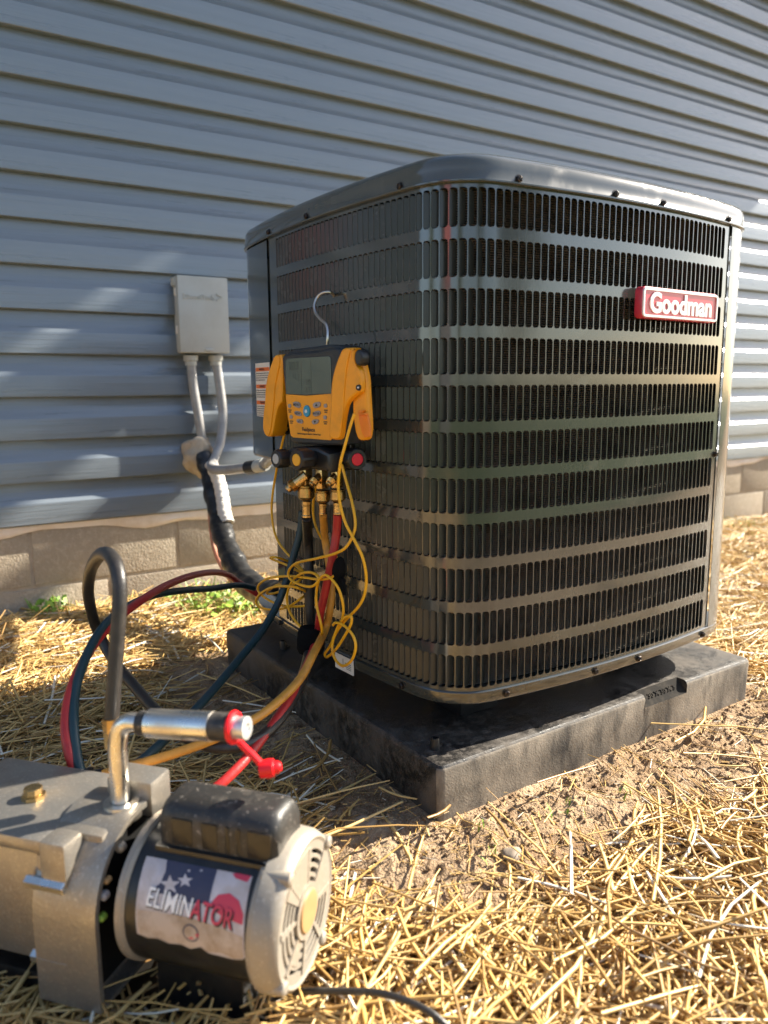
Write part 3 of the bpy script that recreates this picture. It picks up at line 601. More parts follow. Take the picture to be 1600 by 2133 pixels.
# valve body, knobs
vb = [[-0.1217, -0.0691], [-0.015, -0.0651], [-0.012, -0.1023], [-0.0259, -0.1004], [-0.0773, -0.0979], [-0.1208, -0.1005]]
mb = MB(); slab(mb, chaikin(vb, 1), -.048, .010, GM, .005); mb.build('valve_body', 'plast', gauge)
def knob(c_, D, L, R_, insert, nm):
    D = Vector(D).normalized(); c_ = Vector(c_); P0 = c_ - D * L; mp = axis_map(P0, D); mb = MB(); n = 32
    rows = []
    for a_, r in ((0, .72), (.10, .80), (.3, .86), (L * 55 / 55, 0)): pass
    for a_, r, fl in ((0, .70, 0), (L * .45, .74, 0), (L * .5, .98, 1), (L * .9, 1.0, 1), (L * .97, .94, .6), (L, .86, 0), (L, .60, 0), (L - .0012, .58, 0)):
        rows.append([mp(a_, R_ * r * (1 - .075 * fl * (1 if (k // 2) % 2 else 0)) * math.cos(2 * math.pi * k / n), R_ * r * (1 - .075 * fl * (1 if (k // 2) % 2 else 0)) * math.sin(2 * math.pi * k / n)) for k in range(n)])
    mb.grid(rows, close_u=True); mb.add(rows[-1], [tuple(range(n))]); kb = mb.build(nm, 'plast', gauge, 0, 25)
    mb = MB(); lathe(mb, [(L - .001, R_ * .56), (L + .0002, R_ * .54), (L + .0006, R_ * .48)], mp, 20, (False, True)); mb.build('knob_insert', insert, kb)
    return mp
k1 = GM(*[-0.1128, -0.0857], .028); knob(k1, GN + GE * -.12, .040, .0145, 'kgrey', 'valve_knob')
k2 = GM(*[-0.0536, -0.0829], .040); knob(k2, GN + GE * -.05, .044, .0165, 'kyel', 'valve_knob')
k3 = GM(*[0.0148, -0.0828], -.018); knob(k3, GE + GN * .38, .036, .0165, 'kred', 'valve_knob')
# brass ports
def GP(l): return [GM(a_, b, l[2]) for a_, b in (l[0], l[1])]
def brass_port(stem, nutp, fer, side, r_stem, r_nut, r_fer):
    o = -.012
    (x0, y0), (x1, y1) = stem; mb = MB(); rbox(mb, (x0 - r_stem, y1, o - r_stem), (x0 + r_stem, y0, o + r_stem), .0012, GM); st = mb.build('port_block', 'brass', gauge)
    (x0, y0), (x1, y1) = nutp; L = y0 - y1; n = 40; rows = []
    for a_, r in ((0, .80), (.0015, .97), (.10 * L, .97), (.16 * L, .88), (.22 * L, 1), (.80 * L, 1), (.9 * L, .86), (L, .62)):
        kn = 1 if .2 * L < a_ < .85 * L else 0
        rows.append([GM(x0 + r_nut * r * math.cos(2 * math.pi * k / n), y0 - a_, o + r_nut * r * math.sin(2 * math.pi * k / n)) for k in range(n)])
    mb = MB(); mb.grid(rows[:5], close_u=True); mb.grid(rows[5:], close_u=True); mb.add(rows[0], [tuple(range(n))])
    kr = []; nk = 14
    for i in range(nk + 1):
        f = i / nk; a_ = L * (.22 + .58 * f); kr.append([GM(x0 + r_nut * (1 + (.05 if (k + i) % 2 else -.02)) * math.cos(2 * math.pi * k / n), y0 - a_, o + r_nut * (1 + (.05 if (k + i) % 2 else -.02)) * math.sin(2 * math.pi * k / n)) for k in range(n)])
    mb.grid(kr, close_u=True); mb.build('knurled_nut', 'brass', gauge, 0, 20)
    (x0, y0), (x1, y1) = fer; mb = MB(); L = y0 - y1
    lathe(mb, [(0, r_fer * .8), (.001, r_fer), (L * .25, r_fer), (L * .3, r_fer * .9), (L * .85, r_fer * .9), (L * .9, r_fer), (L, r_fer), (L, r_fer * .6)], lambda a_, x, y: GM(x0 + x + (x1 - x0) * a_ / L, y0 - a_, o + y), 8, (True, True)); mb.build('ferrule', 'brass', gauge, 0, 25)
    (P, Q, r_) = side; P = GM(*P, o + .002); Q = GM(*Q, o + .022); D = (Q - P); L = D.length; mb = MB()
    pr = [(0, r_ * .9), (L * .55, r_ * .9), (L * .56, r_ * 1.02)] + [(L * (.58 + .02 * i), r_ * (1.02 if i % 2 else .93)) for i in range(11)] + [(L * .82, r_ * .8), (L * .84, r_ * .62), (L * .97, r_ * .62), (L, r_ * .5), (L, r_ * .34), (L * .9, r_ * .3)]
    lathe(mb, pr, axis_map(P, D), 18, (False, True)); mb.build('service_port', 'brass', gauge, 0, 25)
    return GM(x1, y1, o)
N1 = [[-0.0891, -0.1022], [-0.09, -0.1277], [-0.0894, -0.1276], [-0.0902, -0.151], [-0.0887, -0.1523], [-0.0896, -0.1781], [-0.0862, -0.1124], [-0.1088, -0.1344]]
N2 = [[-0.0538, -0.1014], [-0.0541, -0.1308], [-0.0526, -0.1321], [-0.0532, -0.1521], [-0.053, -0.1528], [-0.0535, -0.1699], [-0.0545, -0.1103], [-0.056, -0.1228]]
N3 = [[-0.0218, -0.1008], [-0.0224, -0.1267], [-0.0209, -0.1281], [-0.0214, -0.1477], [-0.0219, -0.1484], [-0.0224, -0.1667], [-0.022, -0.108], [-0.0194, -0.12]]
h1 = brass_port(N1[0:2], N1[2:4], N1[4:6], (N1[6], N1[7], .0100), .0070, .0128, .0078)
h2 = brass_port(N2[0:2], N2[2:4], N2[4:6], (N2[6], N2[7], .0066), .0062, .0112, .0064)
h3 = brass_port(N3[0:2], N3[2:4], N3[4:6], (N3[6], N3[7], .0066), .0062, .0110, .0064)
hp = [[-0.028, 0.2399, 0.5784], [-0.028, 0.2365, 0.593], [-0.026, 0.2395, 0.6051], [-0.024, 0.2497, 0.6156], [-0.022, 0.2705, 0.625], [-0.019, 0.2889, 0.6358], [-0.016, 0.2969, 0.6467], [-0.011, 0.2978, 0.6579], [-0.006, 0.2928, 0.6642], [0.0, 0.2867, 0.6664], [0.008, 0.2843, 0.6656], [0.022, 0.2995, 0.662]]
mb = MB(); tube(mb, hp, .0024, 10); mb.build('hanging_hook', 'steel', gauge)

# ------------------------------------------------------------------ two clamp probes with their leads
def offs(l, o): return [(a_, b) for a_, b in l]
rc = thing('pipe_clamp_probe', 'yellow spring clamp probe on the right side of the gauge with black thumb pad', 'clamp', GM(.03, -.03), 'clamp probes clipped to the gauge')
arm1 = [[0.0191, 0.0752], [0.0329, 0.0753], [0.0465, 0.0746], [0.044, 0.0718], [0.0413, 0.0651], [0.0407, 0.0574], [0.044, 0.0505], [0.0507, 0.0455], [0.0528, 0.0357], [0.0522, 0.0162], [0.044, 0.0123], [0.0329, 0.0054], [0.0251, -0.0007], [0.0207, -0.0108], [0.0161, -0.028], [0.0124, -0.0475], [0.0084, -0.0522], [0.0005, -0.0535], [-0.0082, -0.0523], [-0.0128, -0.0478], [-0.0121, -0.0339], [-0.0082, -0.0081], [-0.0062, 0.0224], [-0.0014, 0.0405], [0.0061, 0.0573], [0.0141, 0.0699]]
mb = MB(); slab(mb, chaikin(arm1, 1), .005, .014, GM, .0035); mb.build('front_arm', 'yel', rc)
fg = [[0.0224, 0.074], [0.0362, 0.0745], [0.0304, 0.0586], [0.0256, 0.04], [0.0218, 0.0123], [0.0203, -0.0077], [0.0162, -0.0279], [0.0126, -0.0478], [0.009, -0.051], [0.0018, -0.052], [-0.0047, -0.0508], [-0.009, -0.0471], [-0.0082, -0.0326], [-0.0042, -0.008], [-0.0022, 0.0224], [0.0025, 0.0404], [0.0097, 0.0567], [0.0174, 0.0688]]
mb = MB(); slab(mb, chaikin(fg, 1), .012, .0158, GM, .0016); mb.build('finger_grip', 'yel', rc)
arm2 = [[0.0316, 0.0752], [0.0377, 0.0725], [0.043, 0.0625], [0.0489, 0.0486], [0.0533, 0.0319], [0.0541, 0.0121], [0.0554, -0.0077], [0.0571, -0.0326], [0.0549, -0.0478], [0.0494, -0.0525], [0.0377, -0.053], [0.0325, -0.0455], [0.029, -0.0314], [0.0265, -0.0131], [0.0269, 0.0061], [0.0377, 0.0161], [0.0378, 0.036], [0.0352, 0.0479], [0.0292, 0.054]]
mb = MB(); slab(mb, chaikin(arm2, 1), -.006, .004, GM, .003); mb.build('rear_arm', 'yel', rc)
inn = [[0.039, -0.0171], [0.0561, -0.0168], [0.0605, -0.032], [0.061, -0.0469], [0.0501, -0.0483], [0.0448, -0.0405], [0.0409, -0.0276]]
mb = MB(); slab(mb, inn, .002, .0056, GM, .001); mb.build('inner_jaw', 'yin', rc)
mb = MB(); rb3 = [[0.0431, -0.0105], [0.0526, -0.0104], [0.0512, -0.0135], [0.0437, -0.0137]]; slab(mb, rb3, .004, .010, GM, .0006); rb4 = [[0.0419, -0.0143], [0.0572, -0.0142], [0.0572, -0.0167], [0.0419, -0.0167]]; slab(mb, rb4, .004, .010, GM, .0006); mb.build('jaw_spring', 'yin', rc)
ov = [[0.0522, 0.0609], [0.0446, 0.0611], [0.0524, 0.0719]]
mb = MB(); slab(mb, [(ov[0][0] + abs(ov[1][0] - ov[0][0]) * math.cos(t_), ov[0][1] + (ov[2][1] - ov[0][1]) * math.sin(t_)) for t_ in np.linspace(0, 2 * math.pi, 24, endpoint=False)], .004, .0185, GM, .003); mb.build('thumb_pad', 'plast', rc)
rv_ = [0.0487, 0.0207]
mb = MB(); lathe(mb, [(0, .0044), (.0022, .0040), (.0024, .0026), (.0012, .0022)], lambda a_, x, y: GM(rv_[0] + x, rv_[1] + y, .0135 + a_), 18, (False, True)); rvt = mb.build('rivet', 'ink', rc)
mb = MB(); lathe(mb, [(.001, .0016), (.0028, .0012)], lambda a_, x, y: GM(rv_[0] + x, rv_[1] + y, .0135 + a_), 12, (False, True)); mb.build('rivet_pin', 'white', rvt)
mb = MB()
for i, (u_, v_) in enumerate([[0.0202, 0.0672], [0.0277, 0.0675], [0.0343, 0.0701], [0.0326, 0.0663], [0.0311, 0.0625], [0.0355, 0.0643]]): rbox(mb, (u_ - .0008, v_ - .0035 + .002 * (i > 1), .0138), (u_ + (.0008 if i < 2 else .0028), v_ + (.0035 if i < 2 else -.001), .0143), 0, GM)
mb.build('arm_marks', 'yin', rc)
lc = thing('pipe_clamp_probe', 'yellow spring clamp probe on the left side of the gauge, partly behind the boot', 'clamp', GM(-.17, -.03), 'clamp probes clipped to the gauge')
la = [[-0.1494, 0.0715], [-0.1409, 0.072], [-0.1302, 0.0717], [-0.1316, 0.0384], [-0.1339, -0.0012], [-0.1389, -0.0032], [-0.1433, -0.0069], [-0.1479, -0.015], [-0.1517, -0.0256], [-0.1557, -0.0387], [-0.159, -0.0502], [-0.1646, -0.0557], [-0.1741, -0.0563], [-0.1796, -0.0534], [-0.1837, -0.0461], [-0.1843, -0.0378], [-0.1829, -0.0262], [-0.1805, -0.0138], [-0.1768, 0.0025], [-0.1754, 0.0188], [-0.1708, 0.0357], [-0.1632, 0.0508], [-0.1565, 0.0626]]
mb = MB(); slab(mb, chaikin(la, 1), -.036, -.008, GM, .0035); mb.build('front_arm', 'yel', lc)
fg = [[-0.1457, 0.0706], [-0.1381, 0.0709], [-0.1349, 0.062], [-0.1418, 0.0425], [-0.1494, 0.0227], [-0.1516, 0.0067], [-0.1543, -0.0094], [-0.1578, -0.0256], [-0.1616, -0.042], [-0.1659, -0.0528], [-0.1717, -0.0551], [-0.1763, -0.0523], [-0.1798, -0.0454], [-0.1806, -0.0376], [-0.1793, -0.0261], [-0.1765, -0.0137], [-0.1728, 0.0026], [-0.1715, 0.0188], [-0.167, 0.0353], [-0.1597, 0.05], [-0.153, 0.0613]]
mb = MB(); slab(mb, chaikin(fg, 1), -.010, -.0062, GM, .0016); mb.build('finger_grip', 'yel', lc)
ra_ = [[-0.1738, 0.0719], [-0.1714, 0.0555], [-0.1761, -0.0526], [-0.1826, -0.0562], [-0.1901, -0.0531], [-0.1919, -0.0361], [-0.1837, -0.0107]]
mb = MB(); slab(mb, ra_, -.062, -.044, GM, .002); mb.build('rear_arm', 'plast', lc)
mb = MB()
for u_, v_ in [[-0.1509, 0.0652], [-0.144, 0.0654], [-0.1374, 0.066], [-0.1394, 0.0606], [-0.1432, 0.0571]]: rbox(mb, (u_ - .0006, v_ - .003, -.0084), (u_ + .0008, v_ + .002, -.0075), 0, GM)
mb.build('arm_marks', 'yin', lc)
# leads (yellow cord in loose coils)
L1 = [[-0.038, 0.3582, 0.457], [-0.038, 0.3734, 0.4366], [-0.038, 0.3895, 0.4075], [-0.028, 0.4248, 0.3753], [-0.028, 0.4408, 0.3357], [-0.028, 0.4468, 0.305], [-0.028, 0.4395, 0.2715], [-0.028, 0.4164, 0.2493], [-0.023, 0.387, 0.2316], [-0.018, 0.3688, 0.22], [-0.018, 0.3519, 0.2115], [-0.023, 0.3667, 0.2126], [-0.028, 0.3889, 0.2175], [-0.038, 0.4054, 0.2226], [-0.048, 0.4166, 0.2287], [-0.048, 0.3937, 0.2337], [-0.018, 0.4047, 0.22], [-0.008, 0.383, 0.209], [-0.013, 0.3582, 0.2028], [-0.038, 0.3317, 0.2036], [-0.048, 0.3513, 0.1911], [-0.053, 0.3773, 0.1896], [-0.053, 0.4121, 0.1737], [-0.048, 0.435, 0.1609], [-0.038, 0.4286, 0.1607], [-0.018, 0.419, 0.1667]]
mb = MB(); tube(mb, L1, .0021, 8)
L4 = [[-0.05, 0.1816, 0.2512], [-0.056, 0.1915, 0.2406], [-0.06, 0.2213, 0.2321], [-0.06, 0.2678, 0.2256], [-0.058, 0.3302, 0.215], [-0.058, 0.4, 0.1975], [-0.058, 0.4421, 0.1784], [-0.056, 0.4536, 0.1633], [-0.054, 0.4307, 0.1549], [-0.052, 0.391, 0.1533], [-0.048, 0.3534, 0.1564], [-0.038, 0.3135, 0.165], [-0.018, 0.3071, 0.1664], [-0.018, 0.3265, 0.1768], [-0.058, 0.2938, 0.2025], [-0.06, 0.3361, 0.197], [-0.06, 0.3912, 0.1827], [-0.058, 0.4436, 0.1588], [-0.056, 0.4656, 0.1393], [-0.054, 0.4482, 0.1323], [-0.05, 0.4017, 0.1393], [-0.048, 0.3534, 0.1555], [-0.042, 0.3206, 0.1755], [-0.018, 0.3399, 0.1772]]
tube(mb, L4, .0021, 8)
L6 = [[-0.038, 0.1854, 0.4091], [-0.038, 0.1726, 0.3841], [-0.042, 0.1522, 0.3586], [-0.046, 0.1373, 0.3331], [-0.05, 0.1352, 0.3164], [-0.058, 0.1423, 0.2967], [-0.064, 0.1623, 0.2841], [-0.068, 0.2128, 0.2676], [-0.068, 0.2755, 0.2492], [-0.066, 0.3084, 0.2317], [-0.066, 0.3109, 0.2185], [-0.068, 0.2807, 0.2148], [-0.068, 0.2377, 0.2185], [-0.066, 0.2182, 0.2283], [-0.064, 0.2183, 0.2385], [-0.064, 0.2441, 0.2394], [-0.062, 0.2799, 0.2289], [-0.06, 0.313, 0.2092], [-0.058, 0.3357, 0.1812], [-0.056, 0.3342, 0.1565], [-0.054, 0.3116, 0.1396], [-0.05, 0.2831, 0.13]]
tube(mb, L6, .0021, 8); mb.build('lead', 'lead', lc)
mb = MB()
L2 = [[-0.05, 0.1294, 0.4848], [-0.054, 0.1349, 0.4663], [-0.06, 0.1399, 0.4396], [-0.064, 0.1457, 0.4159], [-0.064, 0.152, 0.3881], [-0.064, 0.1501, 0.3643], [-0.06, 0.1432, 0.3337], [-0.054, 0.1277, 0.3077], [-0.048, 0.1161, 0.2847], [-0.044, 0.1129, 0.2569], [-0.044, 0.1172, 0.2314], [-0.046, 0.13, 0.2096], [-0.048, 0.1622, 0.1818], [-0.05, 0.1876, 0.1569], [-0.052, 0.2054, 0.1296], [-0.052, 0.2225, 0.1116], [-0.053, 0.2133, 0.1098], [-0.055, 0.1829, 0.1313], [-0.056, 0.1552, 0.1593], [-0.056, 0.137, 0.1823], [-0.056, 0.1367, 0.1939], [-0.054, 0.1604, 0.1848], [-0.052, 0.1841, 0.162], [-0.054, 0.196, 0.1327], [-0.056, 0.1846, 0.1158], [-0.056, 0.1622, 0.1113], [-0.056, 0.1372, 0.127], [-0.056, 0.1247, 0.1496], [-0.056, 0.1308, 0.1659], [-0.058, 0.1513, 0.1761], [-0.058, 0.1763, 0.1748], [-0.056, 0.1884, 0.1676]]
tube(mb, L2, .0021, 8)
L7 = [[-0.05, 0.2371, 0.136], [-0.058, 0.2193, 0.15], [-0.062, 0.2161, 0.1662], [-0.062, 0.2271, 0.1894], [-0.062, 0.2277, 0.2098], [-0.064, 0.2156, 0.2316], [-0.066, 0.194, 0.2452], [-0.064, 0.1776, 0.2424], [-0.06, 0.1627, 0.229], [-0.056, 0.1579, 0.2047], [-0.052, 0.168, 0.181], [-0.048, 0.191, 0.1579], [-0.044, 0.21, 0.1383]]
tube(mb, L7, .0021, 8)
L8 = [[-0.026, 0.2805, 0.4069], [-0.026, 0.2834, 0.3761], [-0.024, 0.296, 0.3515], [-0.022, 0.3056, 0.3267], [-0.02, 0.3039, 0.303], [-0.016, 0.2928, 0.282], [-0.014, 0.2719, 0.2678], [-0.02, 0.2407, 0.2624], [-0.028, 0.2143, 0.2538]]
tube(mb, L8, .0021, 8); mb.build('lead', 'lead', rc)

# ------------------------------------------------------------------ hoses
def hose(P, r, m_, label, name='hose', n=12, extra=None):
    t_ = thing(name, label, 'hose', P[0]); mb = MB(); tube(mb, P, r, n, smooth=10); mb.build('hose_body', m_, t_); return t_
H1 = [[-0.0546, 0.2667, 0.3211], [-0.03, 0.3098, 0.2714], [-0.03, 0.3093, 0.2152], [-0.032, 0.3067, 0.159], [-0.038, 0.2947, 0.1098]]
H1 += [[-0.0986, 0.2039, 0.0979], [-0.1432, 0.1624, 0.0759], [-0.1874, 0.1287, 0.0637], [-0.2321, 0.1089, 0.0588], [-0.2761, 0.1151, 0.0634], [-0.3069, 0.1619, 0.0721], [-0.3187, 0.2333, 0.0844], [-0.3247, 0.3006, 0.0957], [-0.3301, 0.3429, 0.1055], [-0.3363, 0.3999, 0.1262], [-0.3473, 0.4148, 0.1643], [-0.3628, 0.3754, 0.2213], [-0.3753, 0.2966, 0.2749], [-0.3862, 0.2016, 0.3136], [-0.3927, 0.136, 0.3304], [-0.3986, 0.0797, 0.334], [-0.4007, 0.054, 0.3208], [-0.4036, 0.0451, 0.2965], [-0.4088, 0.0416, 0.2607], [-0.4154, 0.038, 0.2198], [-0.4201, 0.0351, 0.1891], [-0.4229, 0.033, 0.1687]]
bh = hose(H1, .0083, 'hblack', 'thick black hose from the gauge looping high above the vacuum pump')
mb = MB(); E_ = Vector(H1[-1]); lathe(mb, [(-.003, .0088), (-.003, .0105), (.012, .0105), (.013, .0098), (.030, .0098), (.032, .0085)], axis_map(E_, (0, 0, -1)), 8, (True, True)); mb.build('brass_fitting', 'brass', bh, 0, 25)
H2 = [[-0.0452, 0.2316, 0.3302], [-0.026, 0.261, 0.2867], [-0.024, 0.2552, 0.2525], [-0.026, 0.2425, 0.2164], [-0.03, 0.2416, 0.1782], [-0.034, 0.2513, 0.141]]
H2 += [[-0.0877, 0.1908, 0.1311], [-0.125, 0.1628, 0.1093], [-0.1664, 0.1394, 0.0967], [-0.2143, 0.1152, 0.0895], [-0.2588, 0.1072, 0.0828], [-0.2961, 0.1123, 0.074], [-0.3373, 0.1203, 0.0669], [-0.3721, 0.1248, 0.0638], [-0.3962, 0.1338, 0.0582], [-0.4112, 0.1431, 0.0543]]
yh = hose(H2, .0062, 'hyel', 'yellow hose from the gauge trailing down to the straw behind the pump')
mb = MB(); E_ = Vector(H2[-1]); lathe(mb, [(0, .0078), (.012, .0078), (.014, .0125), (.030, .0125), (.033, .010)], axis_map(E_, Vector(H2[-1]) - Vector(H2[-2])), 12, (True, True)); mb.build('end_fitting', 'plast', yh)
H3 = [[-0.0372, 0.2018, 0.3333], [-0.034, 0.2111, 0.303], [-0.04, 0.2137, 0.266], [-0.044, 0.2277, 0.2184], [-0.046, 0.2459, 0.1682], [-0.042, 0.266, 0.1226]]
H3 += [[-0.0895, 0.2113, 0.105], [-0.134, 0.1706, 0.0869], [-0.1692, 0.1427, 0.0729], [-0.2063, 0.1164, 0.061], [-0.244, 0.0907, 0.0496], [-0.2731, 0.0778, 0.0395], [-0.2974, 0.0738, 0.0294], [-0.3242, 0.0777, 0.0191], [-0.351, 0.0881, 0.0116], [-0.382, 0.1023, 0.0088], [-0.4104, 0.1227, 0.0149], [-0.4292, 0.1449, 0.0327], [-0.4389, 0.1621, 0.0564], [-0.443, 0.1763, 0.0832], [-0.4403, 0.1973, 0.106], [-0.4272, 0.2297, 0.1299], [-0.4049, 0.2674, 0.1491], [-0.369, 0.32, 0.1671], [-0.3227, 0.3767, 0.1786], [-0.2613, 0.4462, 0.1835], [-0.1957, 0.5236, 0.1804], [-0.1254, 0.5967, 0.1719], [-0.0549, 0.6679, 0.1542], [-0.0089, 0.7062, 0.1339], [0.0258, 0.7264, 0.1068], [0.0657, 0.7179, 0.0757]]
hose(H3, .0066, 'hred', 'red hose from the gauge looping left around the vacuum pump to the line set')
H4 = [[-0.014, 0.3574, 0.3152], [-0.018, 0.3604, 0.2782], [-0.03, 0.3642, 0.2375], [-0.046, 0.3639, 0.1939]]
H4 += [[-0.0675, 0.3593, 0.1566], [-0.1056, 0.3366, 0.1279], [-0.1526, 0.3087, 0.1048], [-0.213, 0.2603, 0.0868], [-0.2657, 0.2198, 0.073], [-0.3176, 0.1796, 0.0634], [-0.36, 0.1462, 0.0589], [-0.3918, 0.1298, 0.053], [-0.4101, 0.1281, 0.0437], [-0.4246, 0.1378, 0.0438], [-0.4336, 0.1518, 0.053], [-0.4352, 0.1699, 0.0773], [-0.4318, 0.1916, 0.1059], [-0.4215, 0.2259, 0.1298], [-0.4062, 0.2561, 0.1495], [-0.3796, 0.3029, 0.1676], [-0.3445, 0.355, 0.1806], [-0.2958, 0.4202, 0.1817], [-0.2302, 0.4965, 0.1729], [-0.1562, 0.5652, 0.1547], [-0.0764, 0.6292, 0.1321], [-0.0019, 0.674, 0.1179], [0.0424, 0.6898, 0.1015]]
hose(H4, .0064, 'hblue', 'dark blue hose crossing down from the gauge and looping left behind the pump')
for (c_, s_, r_, lb) in (([-0.048, 0.2744, 0.119], (1, 1, 1), .019, 'black hook and loop strap bundling the hoses low down at the pad edge'),):
    mb = MB(); D_ = Vector((-.10, -.05, -1)); lathe(mb, [(-.021, .012), (-.021, .0185), (-.012, .0220), (0, .0230), (.014, .0225), (.021, .019), (.021, .012)], axis_map(c_, D_), 22, (True, True))
    v_ = mb; o = v_.build('velcro_strap', 'velcro'); tag(o, lb, 'strap')
mb = MB(); c_ = Vector([-0.046, 0.1855, 0.2513]); bmv = bmesh.new(); bmesh.ops.create_icosphere(bmv, subdivisions=3, radius=1)
for v_ in bmv.verts: c2_ = v_.co; v_.co = Vector((c2_.x * .010, c2_.y * .011 + c2_.z * -.004, c2_.z * .022)) + c_
mb.add([v_.co for v_ in bmv.verts], [[v_.index for v_ in f.verts] for f in bmv.faces]); bmv.free()
rbox(mb, (c_.x - .003, c_.y - .014, c_.z - .036), (c_.x + .004, c_.y + .008, c_.z - .010), .002)
tag(mb.build('velcro_strap', 'velcro'), 'small black strap holding the yellow leads to the louvres right of the hoses', 'strap')

# ------------------------------------------------------------------ vacuum pump
PC = Vector([-0.2909, -0.156, 0.0008]); PA = Vector([0.6293, -0.7771, 0.0]); PSd = Vector([-0.7771, -0.6293, 0.0])
PZ = PC.z
def PM(t_, s_, z): p_ = PC - PA * t_ + PSd * s_; return (p_.x, p_.y, z)
def PCY(t_, ph, r): return PM(t_, r * math.cos(ph), PZ + r * math.sin(ph))
pump = thing('vacuum_pump', 'vacuum pump with black motor, cast aluminium oil case and silver handle, lying in the straw', 'vacuum pump', PM(.15, 0, -.125))
AXM = lambda a_, x, y: PM(a_, x, PZ + y)
mb = MB(); lathe(mb, [(.026, .066), (.0265, .0715), (.174, .0715), (.1745, .066)], AXM, 64, (True, True)); mb.build('motor_barrel', 'mblack', pump)
mb = MB(); lathe(mb, [(.031, .0700), (.031, .0745), (.027, .0750), (.0255, .0780), (.010, .0770), (.003, .0740), (0, .0700), (.0015, .0665), (.004, .0655)], AXM, 72); eb = mb.build('end_bell', 'cream', pump)
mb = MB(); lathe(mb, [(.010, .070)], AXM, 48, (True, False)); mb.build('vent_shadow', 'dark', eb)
mb = MB()
def sector(r0, r1, a0, a1, t0=.0015, t1=.006, n=14):
    A_ = np.radians(np.linspace(a0, a1, max(3, int(abs(a1 - a0) / 5)))); 
    mb.grid([[PCY(t0, x, r0) for x in A_], [PCY(t0, x, r1) for x in A_], [PCY(t1, x, r1) for x in A_], [PCY(t1, x, r0) for x in A_]], close_v=True)
    for x in (A_[0], A_[-1]): mb.add([PCY(t0, x, r0), PCY(t0, x, r1), PCY(t1, x, r1), PCY(t1, x, r0)], [(0, 1, 2, 3)])
sector(.058, .067, 0, 360, .0015, .008); sector(.0, .027, 0, 360, -.001, .008)
for r0, r1 in ((.0315, .0355), (.0405, .0445), (.0495, .0535)): sector(r0, r1, 0, 360)
for k in range(8): a_ = k * 45 + 12; sector(.024, .062, a_ - 3.2, a_ + 3.2, .0, .008)
sector(.026, .062, 42, 100, .0005, .007); sector(.026, .062, 147, 192 - 3, .0008, .007)
sector(.026, .05, -60, -35, .0008, .007); mb.build('vent_grille', 'cream', eb, 0, 30)
mb = MB(); lathe(mb, [(-.001, .0215), (-.0030, .0200), (-.0035, .0150), (-.0028, .0)], AXM, 32, (False, False)); mb.build('hub_cap', 'hub', eb)
for a_ in (57, 147, -33, -123):
    c_ = PCY(.0, math.radians(a_), .070); mb = MB(); lathe(mb, [(.04, .008), (-.001, .0085), (-.002, .007)], axis_map(PCY(.0, math.radians(a_), .0695), -PA), 12, (False, True)) if 0 else lathe(mb, [(.028, .0062), (.002, .0072), (-.0015, .0068), (-.003, .0045)], lambda q_, x, y, a_=a_: (Vector(PCY(q_, math.radians(a_), .0715)) + PSd * x + Vector((0, 0, y))), 12, (False, True)); mb.build('bolt_lug', 'cream', eb)
mb = MB(); lathe(mb, [(.164, .066), (.164, .0725), (.167, .0755), (.173, .0755), (.175, .072), (.175, .050)], AXM, 64, (True, True)); mb.build('rear_rim', 'cream', pump)
mb = MB(); lathe(mb, [(.180, .035), (.200, .035)], AXM, 20); mb.build('coupling', 'dark', pump)
for t_, ph, m_, r_ in ((.184, 3, 'grass', .0040), (.183, 21, 'btn', .0045), (.183, 33, 'hub', .0032), (.183, 60, 'cream', .0055)):
    mb = MB(); lathe(mb, [(0, r_), (.006, r_), (.008, r_ * .5)], axis_map(PCY(t_ + .006, math.radians(ph), .068), PSd), 10, (True, True)); mb.build('terminal', m_, pump)
# label on the barrel
LR = .0718
def LB(u, v, o=0.):   # u 0..1 left to right, v 0..1 bottom to top
    return PCY(.1545 - .117 * u - (.005 * (1 - v)), math.radians(-6 + 60 * v - 0 * u), LR + o)
def lpatch(poly, m_, o, name, par, n=None):
    bm = bmesh.new(); vs = [bm.verts.new((x, y, 0)) for x, y in poly]; bm.faces.new(vs); bmesh.ops.triangulate(bm, faces=bm.faces[:])
    for _ in range(4):
        es = [e_ for e_ in bm.edges if e_.calc_length() > .10]
        if not es: break
        bmesh.ops.subdivide_edges(bm, edges=es, cuts=1); bmesh.ops.triangulate(bm, faces=bm.faces[:])
    bm.verts.index_update(); mb = MB(); mb.add([LB(v_.co.x, v_.co.y, o) for v_ in bm.verts], [[v_.index for v_ in f.verts] for f in bm.faces]); bm.free(); return mb.build(name, m_, par)
ring_ = lambda r0: [(.52 + r0 * math.cos(t_), .21 + r0 * 1.5 * math.sin(t_)) for t_ in np.linspace(0, 2 * math.pi, 20, endpoint=False)]
edge = [(0, .03), (.10, .0), (.2, .03), (.3, -.01), (.42, .02), (.50, -.02), (.60, .05), (.66, -.02), (.74, .10), (.80, .02), (.88, -.03), (.97, 0), (1, .04), (1, .5), (1, 1), (.5, 1), (0, 1), (0, .5)]
pl = lpatch(edge, 'lbl_light', .0003, 'motor_label', pump)
lpatch([(0.01, .04), (.10, .01), (.2, .04), (.3, .0), (.42, .03), (.50, -.01), (.60, .06), (.66, -.01), (.74, .11), (.80, .03), (.88, -.02), (.97, .01), (.99, .05), (.99, .30), (.8, .36), (.5, .40), (.2, .38), (.01, .36)], 'lbl_tan', .0005, 'worn_strip', pl)
lpatch([(.12, .60), (.20, .72), (.22, .86), (.20, 1), (.68, 1), (.67, .60), (.5, .56), (.3, .60)], 'lbl_blue', .0006, 'flag_canton', pl)
